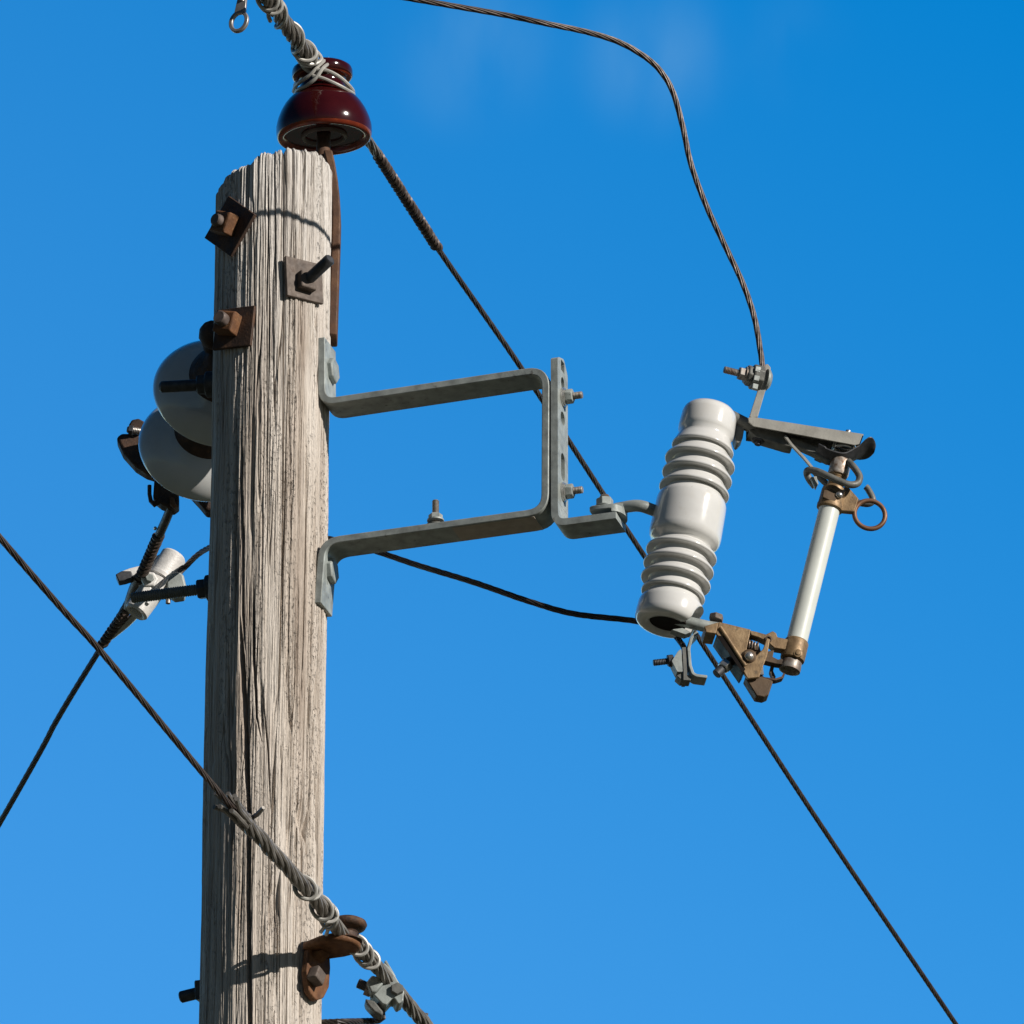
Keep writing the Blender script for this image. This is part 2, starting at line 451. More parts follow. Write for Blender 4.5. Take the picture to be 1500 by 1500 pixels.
def pole_radius(T, Z):
    """radius offset for arrays: T angle, Z height"""
    t = (T / (2 * np.pi)) % 1.0
    top = np.exp(-np.maximum(Z_TOP - Z, 0) / 0.13)
    tw = t + 0.0035 * (vn(t * 9, Z * 2.6, 9, 1) - .5) + 0.0016 * (vn(t * 40, Z * 7, 40, 2) - .5)
    g0 = vn(tw * 46, Z * 1.1, 46, 3) - .5
    g1 = vn(tw * 110, Z * 2.2, 110, 4) - .5
    g2 = vn(tw * 240, Z * 5, 240, 5) - .5
    g3 = vn(tw * 430, Z * 14, 430, 6) - .5
    d = 0.0028 * g0 + (0.0013 + 0.0014 * top) * g1 + (0.0015 + 0.0012 * top) * g2 + (0.0010 + 0.0010 * top) * g3
    amp = 0.45 + 0.9 * top
    for k, (cells, zs, wd, dep, sd) in enumerate(((38, 0.8, 0.012, 0.015, 11), (66, 1.3, 0.019, 0.012, 12), (110, 2.2, 0.030, 0.0075, 13), (170, 3.0, 0.045, 0.004, 14))):
        c = vn(tw * cells, Z * zs, cells, sd) - .5
        msk = np.clip((vn(tw * cells * .6, Z * zs * 2.2, int(cells * .6), sd + 20) - 0.42) * 6, 0, 1)
        d -= dep * (0.7 + amp) * 0.6 * msk * np.exp(-(c / wd) ** 2)
    d += 0.0035 * (vn(t * 4, Z * 2.2, 4, 31) - .5)
    # the long drying cracks that the photograph shows
    for pts, wd, dep in CRACKS:
        zs = np.array([p[1] for p in pts][::-1]); ts = np.array([p[0] for p in pts][::-1])
        tc_ = np.interp(Z, zs, ts)
        env = np.clip(np.minimum((Z - zs[0]) / 0.08 + 0.02, (zs[-1] - Z) / 0.08 + 0.02), 0, 1)
        wig = 0.006 * (vn(Z * 14 + 0 * T, Z * 0 + 1.5, 97, 41) - .5)
        dd = np.abs(((T - tc_ - wig + np.pi) % (2 * np.pi)) - np.pi) * PR
        d -= dep * env * np.clip(1.25 - dd / (wd * (0.35 + 0.65 * env) * (0.75 + 0.5 * vn(Z * 20 + 0 * T, Z * 0 + .5, 61, 42))), 0, 1)
    # right-hand step where the shoulder ends beside the rusty bracket
    return d
CRACKS = []
for pl, wd, dep in (
    ([(352, 905), (357, 1000), (362, 1100), (366, 1200), (366, 1330), (369, 1500), (371, 1600)], 0.0042, 0.022),
    ([(354, 620), (353, 700), (356, 800), (356, 900), (360, 960)], 0.0026, 0.012),
    ([(371, 840), (372, 960), (377, 1050), (385, 1090)], 0.0024, 0.012),
    ([(345, 600), (345, 700), (344, 800), (344, 930)], 0.0022, 0.009),
    ([(335, 960), (336, 1060), (340, 1140), (341, 1260)], 0.0024, 0.009),
    ([(366, 240), (368, 330), (370, 420), (372, 520)], 0.0014, 0.007),
    ([(398, 222), (400, 300), (401, 380), (402, 470)], 0.0014, 0.007),
    ([(467, 224), (470, 300), (472, 380)], 0.0010, 0.005),
    ([(384, 1000), (394, 1100), (399, 1200)], 0.0014, 0.008),
    ([(390, 470), (389, 560), (391, 700), (391, 820)], 0.0010, 0.005),
    ([(340, 262), (341, 300), (342, 330)], 0.0030, 0.012),
    ([(325, 1130), (326, 1300), (330, 1500)], 0.0012, 0.006),
    ([(420, 560), (424, 700), (426, 830)], 0.0008, 0.004),
    ([(440, 1080), (437, 1200), (435, 1340)], 0.0008, 0.004),
    ([(404, 1120), (404, 1250), (408, 1400)], 0.0009, 0.005)):
    CRACKS.append(([th_z(*p) for p in pl], wd, dep))
def wood_material():
    m, nt_, b = mat_base('weathered_pole_wood', 0.85)
    N = nt_.nodes.new; K = nt_.links.new
    n1 = noise(nt_, 26, 6, 0.6, (1, 1, 0.045))
    n2 = noise(nt_, 120, 6, 0.7, (1, 1, 0.05))
    n3 = noise(nt_, 3.5, 3, 0.5, (1, 1, 0.35))
    r1 = ramp(nt_, n1.outputs[0], [(0.28, (0.40, 0.325, 0.265)), (0.46, (0.60, 0.525, 0.45)), (0.62, (0.69, 0.62, 0.545)), (0.8, (0.52, 0.445, 0.37))])
    r2 = ramp(nt_, n2.outputs[0], [(0.3, (0.66, 0.62, 0.58)), (0.5, (0.97, 0.97, 0.97)), (0.7, (1.08, 1.08, 1.10))])
    mx = N('ShaderNodeMixRGB'); mx.blend_type = 'MULTIPLY'; mx.inputs['Fac'].default_value = 0.85
    K(r1.outputs[0], mx.inputs['Color1']); K(r2.outputs[0], mx.inputs['Color2'])
    # bleached grey wood towards the weathered top
    tcn = N('ShaderNodeTexCoord'); sp = N('ShaderNodeSeparateXYZ'); K(tcn.outputs['Object'], sp.inputs[0])
    mr = N('ShaderNodeMapRange'); mr.interpolation_type = 'SMOOTHSTEP'
    mr.inputs['From Min'].default_value = Z_TOP - 0.62; mr.inputs['From Max'].default_value = Z_TOP - 0.02
    mr.inputs['To Min'].default_value = 0.0; mr.inputs['To Max'].default_value = 0.75
    ad = N('ShaderNodeMath'); ad.operation = 'MULTIPLY_ADD'; ad.inputs[1].default_value = 0.6; K(n3.outputs[0], ad.inputs[0]); K(sp.outputs['Z'], ad.inputs[2])
    sb = N('ShaderNodeMath'); sb.operation = 'SUBTRACT'; sb.inputs[1].default_value = 0.3; K(ad.outputs[0], sb.inputs[0]); K(sb.outputs[0], mr.inputs['Value'])
    grey = ramp(nt_, n1.outputs[0], [(0.28, (0.53, 0.495, 0.455)), (0.5, (0.73, 0.695, 0.655)), (0.75, (0.79, 0.765, 0.73))])
    gm = N('ShaderNodeMixRGB'); gm.blend_type = 'MULTIPLY'; gm.inputs['Fac'].default_value = 0.8
    K(grey.outputs[0], gm.inputs['Color1']); K(r2.outputs[0], gm.inputs['Color2'])
    mz = N('ShaderNodeMixRGB'); K(mr.outputs[0], mz.inputs['Fac']); K(mx.outputs[0], mz.inputs['Color1']); K(gm.outputs[0], mz.inputs['Color2'])
    # brown weather stains running down
    n4 = noise(nt_, 13, 4, 0.6, (1, 1, 0.10))
    rs = N('ShaderNodeMapRange'); rs.interpolation_type = 'SMOOTHSTEP'
    rs.inputs['From Min'].default_value = 0.56; rs.inputs['From Max'].default_value = 0.74; rs.inputs['To Max'].default_value = 0.55
    K(n4.outputs[0], rs.inputs['Value'])
    ms = N('ShaderNodeMixRGB'); ms.inputs['Color2'].default_value = (0.20, 0.125, 0.075, 1)
    K(rs.outputs[0], ms.inputs['Fac']); K(mz.outputs[0], ms.inputs['Color1'])
    K(ms.outputs[0], b.inputs['Base Color'])
    # small pits and fibres
    n5 = noise(nt_, 260, 3, 0.6, (1, 1, 0.42))
    n6 = noise(nt_, 420, 4, 0.65, (1, 1, 0.05))
    pit = N('ShaderNodeMapRange'); pit.inputs['From Min'].default_value = 0.30; pit.inputs['From Max'].default_value = 0.44
    K(n5.outputs[0], pit.inputs['Value'])
    # pits lie in bands along the grain
    n7 = noise(nt_, 30, 2, 0.5, (1, 1, 0.06))
    band = N('ShaderNodeMapRange'); band.inputs['From Min'].default_value = 0.45; band.inputs['From Max'].default_value = 0.6
    K(n7.outputs[0], band.inputs['Value'])
    inv = N('ShaderNodeMath'); inv.operation = 'SUBTRACT'; inv.inputs[0].default_value = 1; K(pit.outputs[0], inv.inputs[1])
    pb = N('ShaderNodeMath'); pb.operation = 'MULTIPLY'; K(inv.outputs[0], pb.inputs[0]); K(band.outputs[0], pb.inputs[1])
    h = N('ShaderNodeMath'); h.operation = 'MULTIPLY_ADD'; h.inputs[1].default_value = -1.3
    K(pb.outputs[0], h.inputs[0]); K(n6.outputs[0], h.inputs[2])
    bp = N('ShaderNodeBump'); bp.inputs['Strength'].default_value = 1.0; bp.inputs['Distance'].default_value = 0.0042
    K(h.outputs[0], bp.inputs['Height']); K(bp.outputs[0], b.inputs['Normal'])
    return m
def pole():
    front = np.linspace(-1.85, 1.85, 860)
    back = np.linspace(1.85, 2 * np.pi - 1.85, 120)[1:-1]
    T = np.concatenate([front, back]); nT = len(T)
    zf = np.concatenate([np.linspace(0, Z_BOT, 30)[:-1], np.linspace(Z_BOT, Z_TOP, 640)])
    TT, SS = np.meshgrid(T, zf)
    # ragged slanted top: higher on the right
    frac = np.clip((SS - (Z_TOP - 0.30)) / 0.30, 0, 1)
    tt = (TT / (2 * np.pi)) % 1.0
    rag = 0.026 * np.sin(TT) * 1.0 + 0.012 * (vn(tt * 70, TT * 0 + .5, 70, 51) - .5) + 0.006 * (vn(tt * 190, TT * 0 + .5, 190, 52) - .5) + 0.012 * np.cos(TT) - 0.012
    ZZ = SS + frac * frac * rag
    d = pole_radius(TT, ZZ)
    Rr = PR + d + np.clip((Z_TOP - ZZ) * 0.0012, 0, 0.012)
    Rr = Rr - 0.006 * np.clip((SS - (Z_TOP - 0.012)) / 0.012, 0, 1) ** 2
    X0 = 0.0045 - (Z_TOP - ZZ).clip(0, 2) * 0.005
    X = X0 + Rr * np.sin(TT); Y = -Rr * np.cos(TT)
    co = np.stack([X, Y, ZZ], -1).reshape(-1, 3)
    nz = len(zf)
    # end grain: two inner rings and a centre point
    extra = []
    for f, dz in ((0.75, -0.004), (0.4, 0.002)):
        e = np.stack([X[-1] * f, Y[-1] * f, ZZ[-1] * 0 + Z_TOP + dz + 0.020 * f * np.sin(T) + 0.006 * (vn(((T / (2 * np.pi)) % 1) * 60, T * 0 + f * 9, 60, 53) - .5)], -1)
        extra.append(e)
    co = np.concatenate([co] + extra + [np.array([[0, 0, Z_TOP]])])
    idx = np.arange((nz + 2) * nT).reshape(nz + 2, nT)
    a = idx[:-1]; bq = np.roll(a, -1, 1); c = np.roll(idx[1:], -1, 1); dq = idx[1:]
    quads = np.stack([a, bq, c, dq], -1).reshape(-1, 4)
    last = idx[-1]; tris = np.stack([last, np.roll(last, -1), np.full(nT, len(co) - 1)], -1)
    me = bpy.data.meshes.new('utility_pole')
    me.vertices.add(len(co)); me.vertices.foreach_set('co', co.astype(np.float32).ravel())
    nl = quads.size + tris.size
    me.loops.add(nl); me.loops.foreach_set('vertex_index', np.concatenate([quads.ravel(), tris.ravel()]).astype(np.int32))
    me.polygons.add(len(quads) + len(tris))
    ls = np.concatenate([np.arange(len(quads)) * 4, quads.size + np.arange(len(tris)) * 3]).astype(np.int32)
    me.polygons.foreach_set('loop_start', ls)
    me.polygons.foreach_set('use_smooth', np.ones(len(ls), dtype=bool))
    me.update(calc_edges=True); me.validate()
    me.materials.append(wood_material())
    o = bpy.data.objects.new('utility_pole', me); COL.objects.link(o)
    tag(o, 'weathered grey wooden utility pole with long dark drying cracks', 'utility pole')
pole()

# ------------------------------------------------------------------ rusty square washers with bolts on the pole
def washer_bolt(px, py, half, rot, nut_mat, bolt_len, bolt_r, label, tilt=0.0, nut=True, plate_mat='rust', end_mat='rust_bolt', nut_h=0.026, nut_r=0.028, boff=(0, 0), nrot=0.0, bdir=None):
    s = CYL(px, py, PR)
    n = Vector((s.x, s.y, 0)).normalized()
    if tilt: n = (Matrix.Rotation(tilt, 3, 'Z') @ n)
    u, v = ortho(n, (0, 0, 1))           # u up, v sideways
    base = Vector((s.x, s.y, s.z)) + n * 0.0005
    t = thing('washer_bolt', base, label, 'bolt', 'square washer bolts on the pole')
    q = [base + u * (half * math.sqrt(2) * math.cos(rot + k * math.pi / 2)) + v * (half * math.sqrt(2) * math.sin(rot + k * math.pi / 2)) for k in range(4)]
    MB().prism(q, n * 0.007).build('square_washer', M[plate_mat], t, bevel=0.0012)
    c = base + n * 0.007 + u * boff[0] + v * boff[1]
    if nut:
        MB().nut(c, n, nut_r, nut_h, 4, nrot, (0, 0, 1)).build('square_nut', M[nut_mat], t, bevel=0.002)
    mb = MB()
    L_ = bolt_len
    bd = Vector(bdir).normalized() if bdir else n
    mb.lathe(c - bd * 0.004, bd, [(0, bolt_r), (L_ - 0.0025, bolt_r), (L_, bolt_r * 0.82)], 24)
    mb.build('bolt_shaft', M[end_mat], t)
    return t
washer_bolt(340, 333, 0.0435, R_(3), 'rust_orange', 0.042, 0.0120, 'rusty bolt through a diamond-set square washer, topmost on the pole', nrot=0.35)
washer_bolt(443, 412, 0.0385, math.pi / 4 + R_(3), 'plate_rust', 0.074, 0.0105, 'grey-brown square washer with one long bolt sticking out, right of the two rusty nuts', plate_mat='plate_rust', end_mat='darkbolt', nut_h=0.015, nut_r=0.023, boff=(-0.006, 0.0), nrot=math.pi / 4, bdir=(0.62, -0.62, 0.33))  # long bolt coloured dark to stand in for its shadow side
washer_bolt(345, 482, 0.0385, math.pi / 4 + R_(-6), 'rust_orange', 0.047, 0.0125, 'rusty square washer and nut set level on the pole, just above the pale discs', tilt=R_(8), nrot=0.5, boff=(0.004, 0.006))

# ------------------------------------------------------------------ pole-top pin and brown insulator
def pole_top_pin():
    zt = A(490, 245, 0.02).z; zb = A(494, 505, 0.02).z
    t = thing('pole_top_pin', (PR + 0.006, 0.025, zb), 'rusty brown steel strap up the right edge of the pole top', 'pin bracket')
    # channel-shaped strap lying on the pole's right side, leaning in towards the pin at the top
    prof = [(487, 228), (491, 246), (495, 270), (498, 296), (499.5, 322), (499, 350), (497.8, 385), (496.3, 430), (495, 470), (494, 499)]
    pts_o = [A(x, y, 0.02) for x, y in prof]
    rings = []
    for i, p in enumerate(pts_o):
        k = min(1, 0.5 + i * 0.15)
        wv = 0.026 * k; th = 0.016
        cx, cz = p.x, p.z
        rings.append([Vector((cx, -0.004, cz)), Vector((cx, -0.004 + 2 * wv, cz)), Vector((cx - th, -0.004 + 2 * wv, cz)), Vector((cx - th, -0.004, cz))])
    MB().ringloft(rings).build('strap', M['rust_brown'], t, bevel=0.003)
    top = INS_O
    MB().tube([Vector((PR - 0.012, 0.02, zt + 0.012)), Vector((PR - 0.012, 0.024, zt + 0.028)), top + INS_AX * 0.02], [0.014, 0.013, 0.012], 14).build('pin', M['rust'], t)
INS_O = A(475, 203, 0.045)
INS_AX = Vector((-0.035, -math.sin(R_(6)), math.cos(R_(6)))).normalized()
LINE_DIR = None
def pin_insulator():
    ax = INS_AX; o = INS_O; k = PX
    t = thing('pin_insulator', o, 'glossy dark brown porcelain pin insulator on top of the pole', 'insulator')
    body = [(5, 71), (10, 71.7), (19, 71.5), (30, 69), (42, 64.5), (53, 58.4), (60, 53), (66, 47), (70, 42.5), (73, 39.5), (77, 37), (82, 35), (88, 34), (92, 35), (96, 37)]
    MB().lathe(o, ax, [(h * k, r * k) for h, r in body], 72).build('skirt', M['brown'], t, sharp=60)
    rim = [(24, 52), (8, 55), (2, 59), (-1.2, 63), (-1.5, 67), (0.5, 70), (4.9, 71.2)]
    MB().lathe(o, ax, [(h * k, r * k) for h, r in rim], 72, caps=False).build('rim', M['brown_rim'], t, sharp=60)
    MB().lathe(o, ax, [(26 * k, 53 * k), (25 * k, 33 * k)], 64, caps=False).build('underside', M['shade_black'], t)  # near-black in place of the glaze, shade under the bell put into the colour
    pet = [(25, 36), (3, 34.5), (0.5, 33), (0, 31.5), (1, 29.5), (4, 28.5), (24, 25), (24, 8)]
    MB().lathe(o, ax, [(h * k, r * k) for h, r in pet], 64).build('inner_petticoat', M['ceramic'], t, sharp=60)
    # two ears with the wire saddle between them
    u, v = ortho(ax, LINE_DIR)           # u along the line, v across it
    for sgn in (-1, 1):
        def lobe_rings(spec):
            rings = []
            for h, f in spec:
                R = 45.5 * f
                x0 = 11 + (1 - f) * 12
                a0 = math.acos(min(1, x0 / R))
                arc = [(R * math.cos(a), R * math.sin(a)) for a in np.linspace(-a0, a0, 26)]
                rings.append([o + ax * h * k + (v * sgn * x + u * y) * k for x, y in arc])
            return rings
        ear = MB().ringloft(lobe_rings(((97.0, 0.965), (99.5, 1.0), (108, 1.0), (112, 0.97), (115, 0.88), (116, 0.72)))).build('ear', M['brown'], t, sharp=60)
        MB().ringloft(lobe_rings(((93, 0.74), (94.2, 0.88), (95.5, 0.945), (96.9, 0.97)))).build('ear_edge', M['brown_rim'], ear, sharp=60)
    return t

# ------------------------------------------------------------------ overhead lines
TOPZ = (INS_O + INS_AX * 101 * PX).z
Q0 = V(472, 112, TOPZ)
TOP_FAR = V(1400, 1500, TOPZ - 0.01)
LINE_DIR = (TOP_FAR - Q0).normalized()
def overhead_top():
    near = V(388, -8, TOPZ + 0.006)
    d_near = (near - Q0).normalized(); d_far = (TOP_FAR - Q0).normalized()
    pts_far = [Q0, V(545, 214, TOPZ), V(640, 362, TOPZ), V(760, 534, TOPZ), V(880, 718, TOPZ), V(1030, 945, TOPZ), V(1200, 1205, TOPZ), TOP_FAR]
    pts_far.append(TOP_FAR + (TOP_FAR - pts_far[-2]).normalized() * 3.0)
    path = [near + d_near * 1.6, near, Q0] + pts_far[1:]
    t = thing('overhead_wire', Q0, 'long taut dark wire tied over the brown insulator, running to lower right', 'power line')
    p = spline(path, 30)
    MB().cable(p, 0.0056, 8, 0.24, 6, step=0.016).build('conductor', M['wire'], t)
    # wrapped armour rods on the near side
    p = resample([near + d_near * 0.9, near, Q0, V(500, 150, TOPZ)], 0.01)
    for i, q in enumerate(p):
        q += Vector((math.sin(i * .8) * .0012, 0, math.cos(i * .63) * .0012))
    MB().cable(p, 0.0150, 7, 0.17, 7, jitter=0.10).build('armour_rods', M['rods'], t)
    # tightly wound sleeve on the far side
    a, b = V(546, 216, TOPZ), V(641, 364, TOPZ)
    MB().coil([a + (b - a) * 0.06, b], 0.0068, 0.0046, 0.0165, 6, 14).build('wound_sleeve', M['sleeve'], t)
    MB().cable([Q0, a, a + (b - a) * 0.08], 0.0095, 6, 0.20, 6).build('armour_rods', M['rods'], t)
    # tie wire: loops on the rods, crossed over the saddle, round the neck
    ti = thing('tie_wire', Q0, 'pale tie wire looped round the brown insulator neck and the thick wrapped wire', 'tie wire')
    u, v = ortho(INS_AX, LINE_DIR)
    c = INS_O + INS_AX * 80 * PX
    r = 0.0035
    e0 = A(431, 132, 0.03); e1 = A(518, 137, 0.03)
    R0 = 38.5 * PX
    x = (e1 - e0).normalized(); y = INS_AX.cross(x).normalized()
    if y.y < 0: y = -y
    for k, (dz, rr) in enumerate(((0.0, 1.0), (0.0062, 0.985))):
        ring = [c + (x * math.cos(a_) + y * math.sin(a_)) * R0 * 1.10 * rr + INS_AX * (dz - 0.004) for a_ in np.linspace(-0.55, math.pi + 0.45, 40)]
        MB().tube(ring, r, 8).build('neck_loop', M['tie'], ti)
    mb = MB()
    for pts in (((430, 134, .045), (433, 126, .012), (441, 119, -.012), (454, 110, -.024), (466, 97, -.026), (477, 88, -.016), (482, 87, .02), (478, 94, .07)),
                ((432, 138, .035), (437, 131, .002), (448, 126, -.016), (462, 115, -.027), (473, 100, -.028), (482, 93, -.012), (485, 92, .02), (480, 98, .07)),
                ((463, 102, -.026), (478, 103, -.026), (496, 112, -.020), (510, 124, -.004), (517, 133, .024), (517, 137, .05)),
                ((458, 111, -.026), (474, 115, -.027), (494, 124, -.022), (509, 132, -.006), (517, 137, .020), (518, 139, .045))):
        mb.tube(spline([A(*q) for q in pts], 10), r, 8)
    mb.build('crossed_strands', M['tie'], ti)
    def tilted(at_, rad, tx, ty):
        """one round of wire about the rods, leaning by tx, ty"""
        d = d_near; uu, vv = ortho(d)
        return [at_ + (uu * math.cos(a_) + vv * math.sin(a_)) * rad + d * (tx * math.cos(a_) + ty * math.sin(a_) + 0.006 * a_ / 6.3) for a_ in np.linspace(0, 6.6, 30)]
    mb = MB()
    for at_, tx, ty in ((0.058, .012, .010), (0.072, -.010, .016), (0.086, .014, .004), (0.098, .004, .014)):
        mb.tube(tilted(Q0 + d_near * at_, 0.0182, tx, ty), r, 8)
    for at_, tx, ty in ((0.285, .010, .012), (0.300, .012, .006)):
        mb.tube(tilted(Q0 + d_near * at_, 0.0182, tx, ty), r, 8)
    mb.coil([Q0 + d_near * x_ for x_ in (0.095, 0.20, 0.285)], 0.0172, r, 0.095, 8, 24, phase=0.6)
    mb.build('wound_loops', M['tie'], ti)
    e = V(404, 22, TOPZ)
    MB().tube(spline([V(408, 12, TOPZ) + Vector((0, -0.015, 0)), V(397, 14, TOPZ - 0.01), V(393, 22, TOPZ - 0.012), V(396, 31, TOPZ - 0.014)], 8), r * 1.1, 8).build('hooked_end', M['rods'], ti)
overhead_top()
pin_insulator()
pole_top_pin()

NZ = A(497, 1362, -0.125).z
NQ = V(497, 1362, NZ)
def NV(px, py, z):
    """a point of the lower wire, which climbs slightly towards the viewer"""
    p = V(px, py, z)
    return A(px, py, NQ.y + (p.y - NQ.y) * 0.80)
def neutral():
    near = NV(0, 788, NZ); left = NV(334, 1176, NZ)
    r1 = NV(542, 1405, NZ); r2 = NV(624, 1502, NZ)
    d0 = (near - left).normalized(); d1 = (r2 - r1).normalized()
    t = thing('overhead_wire', NQ, 'dark wire crossing in front of the pole to the lower rusty bracket', 'power line')
    MB().cable(spline([near + d0 * 2.0, near, NV(150, 957, NZ), left, NV(460, 1315, NZ), NQ, r1, r2, r2 + d1 * 2.0], 30), 0.0056, 8, 0.24, 6, step=0.016).build('conductor', M['wire'], t)
    body = resample(spline([NV(345, 1190, NZ), NV(400, 1248, NZ), NV(460, 1315, NZ), NQ, r1, r2, r2 + d1 * 0.25], 10), 0.01)
    for i, q in enumerate(body): q += Vector((math.sin(i * .8) * .0009, 0, math.cos(i * .63) * .0009))
    MB().cable(body, 0.0128, 7, 0.20, 7, jitter=0.08).build('armour_rods', M['rods'], t)
    # flared rod ends at the near end
    mb = MB()
    u, v = ortho(d0)
    e = NV(352, 1197, NZ)
    for k in range(7):
        a = 2 * math.pi * k / 7
        off = (u * math.cos(a) + v * math.sin(a))
        mb.tube([e + off * 0.010 - d0 * 0.02, e + off * 0.012 + d0 * 0.03, e + off * (0.016 + 0.004 * (k % 3)) + d0 * (0.055 + 0.014 * (k % 2))], 0.0042, 7)
    mb.build('flared_rod_ends', M['rods'], t)
    mb = MB()
    mb.tube([NV(352, 1193, NZ + .012), NV(362, 1199, NZ + .012), NV(375, 1206, NZ + .01)], [0.007, 0.010, 0.002], 8)
    mb.build('pointed_tip', M['rods'], t)
    mb = MB()
    q = [NV(362, 1193, NZ + .02), NV(374, 1196, NZ + .02), NV(384, 1180, NZ + .02), NV(388, 1184, NZ + .02)]
    mb.tube([NV(366, 1200, NZ + .016), NV(377, 1193, NZ + .018), NV(386, 1183, NZ + .02)], [0.004, 0.0045, 0.0035], 6)
    mb.build('cut_wire_end', M['rods'], t)
    MB().tube([NV(617, 1497, NZ + .01), NV(623, 1492, NZ + .016), NV(624, 1484, NZ + .024)], 0.0045, 8).build('cut_wire_end', M['rods'], t)
    ti = thing('tie_wire', NQ, 'pale tie wire knotted round the lower wire at the rusty bracket', 'tie wire')
    r = 0.0034
    def tilted(px, py, rad, tx, ty, turns=1.0):
        d = d0; uu, vv = ortho(d); at_ = NV(px, py, NZ)
        return [at_ + (uu * math.cos(a_) + vv * math.sin(a_)) * rad + d * (tx * math.cos(a_) + ty * math.sin(a_) + 0.006 * a_ / 6.3) for a_ in np.linspace(0, 6.6 * turns, 30)]
    mb = MB()
    for q in ((448, 1302, .0168, .010, .010), (452, 1307, .0168, -.004, .014)): mb.tube(tilted(*q), r, 8)
    mb.build('knot_loop', M['tie'], ti)
    mb = MB()
    for q in ((472, 1331, .0168, .012, .008), (477, 1337, .0172, .004, .016), (482, 1343, .0172, .014, -.004)): mb.tube(tilted(*q), r, 8)
    mb.build('knot_loop', M['tie'], ti)
    mb = MB()
    for q in ((524, 1386, .0160, .006, .010), (533, 1397, .0160, .012, .004), (541, 1406, .0160, .004, .010)): mb.tube(tilted(*q), r, 8)
    mb.build('knot_loop', M['tie'], ti)
    mb = MB()
    d = (NV(520, 1388, NZ) - NV(480, 1343, NZ)).normalized(); u, v = ortho(d)
    a0 = NV(476, 1352, NZ) + Vector((0, -0.018, -0.010)); 
    mb.tube(spline([NV(484, 1338, NZ) + Vector((0.006, -.012, .008)), NV(482, 1352, NZ) + Vector((0, -.02, -.004)), NV(470, 1362, NZ) + Vector((0, -.018, -.012))], 8), r, 8)
    mb.tube(spline([NV(476, 1360, NZ) + Vector((0, -.017, -.004)), NV(493, 1366, NZ) + Vector((0, -.019, .003)), NV(508, 1378, NZ) + Vector((0, -.018, .004)), NV(522, 1390, NZ) + Vector((0, -.016, -.004))], 8), r, 8)
    mb.tube(spline([NV(488, 1342, NZ) + Vector((0.006, -.012, .004)), NV(487, 1352, NZ) + Vector((0, -.02, -.002)), NV(478, 1366, NZ) + Vector((0, -.018, -.012))], 8), r, 8)
    mb.build('crossed_strands', M['tie'], ti)
neutral()

# ------------------------------------------------------------------ rusty lower bracket
def knob_bracket():
    s = CYL(456, 1425, PR); n = Vector((s.x, s.y, 0)).normalized()
    u, v = ortho(n, (0, 0, 1))        # u up, v sideways
    if v.x < 0: v = -v
    t = thing('spool_bracket', s, 'rusty iron bracket holding the lower wire on the pole', 'wire bracket')
    pl = Plane(s, n)
    out = [(446, 1384), (474, 1380), (476, 1420), (474, 1448), (466, 1464), (455, 1468), (445, 1455), (441, 1425)]
    pts = fillet([pl.at(x, y, 0.002) for x, y in out], 0.012)
    MB().prism(pts, n * 0.012).build('back_plate', M['rust_orange'], t, bevel=0.002)
    # shelf: a thick round-nosed flange standing out from the plate, and the upper lobe above it
    def lobe(z, reach, hw, th, name, m, back=0.0):
        c = Vector((s.x, s.y, z)) - n * back
        pts = [c - v * hw * 0.75, c - v * hw + n * reach * 0.45]
        for k in range(13):
            a = math.pi * k / 12
            pts.append(c + n * (reach - hw * 0.9) - v * hw * math.cos(a) + n * hw * 0.9 * math.sin(a))
        pts += [c + v * hw + n * reach * 0.45, c + v * hw * 0.75]
        MB().prism(pts, Vector((0, 0, th))).build(name, m, t, bevel=0.006, seg=3)
    z1 = pl.at(462, 1403).z
    lobe(z1, 0.094, 0.040, 0.015, 'lower_flange', M['rust_orange'])
    c = Vector((s.x, s.y, z1)) + n * 0.070
    MB().lathe(c, (0, 0, 1), [(0.010, 0.030), (0.016, 0.022), (0.024, 0.021), (0.032, 0.026)], 28).build('spool_neck', M['rust'], t)
    c2 = c + Vector((0.004, -0.004, 0.030))
    MB().lathe(c2, (0, 0, 1), [(0, 0.024), (0.003, 0.031), (0.009, 0.034), (0.014, 0.032), (0.018, 0.025), (0.019, 0.010)], 36).build('upper_flange', M['rust'], t, sharp=60)
    # gusset under the shelf
    p0 = Vector((s.x, s.y, z1))
    MB().prism([p0 + n * .008 - v * 0.018, p0 + n * .034 - v * 0.016, p0 + n * .008 - v * .016 - u * 0.018], v * 0.030).build('gusset', M['rust_orange'], t, bevel=0.003)
    b = pl.at(457, 1432, 0.014)
    mb = MB(); mb.nut(b, n, 0.0185, 0.020, 4, R_(20), (0, 0, 1)); mb.build('bolt_head', M['plate_rust'], t, bevel=0.0018)
    e = A(300, 1452, 0.045)
    mb = MB(); mb.nut(e, (-1, 0.25, 0), 0.024, 0.014, 4, 0.6, (0, 0, 1)); mb.cyl(e, A(264, 1461, 0.06), 0.0105, 16, 0.002)
    mb.build('bolt_end', M['darkbolt'], t)
knob_bracket()

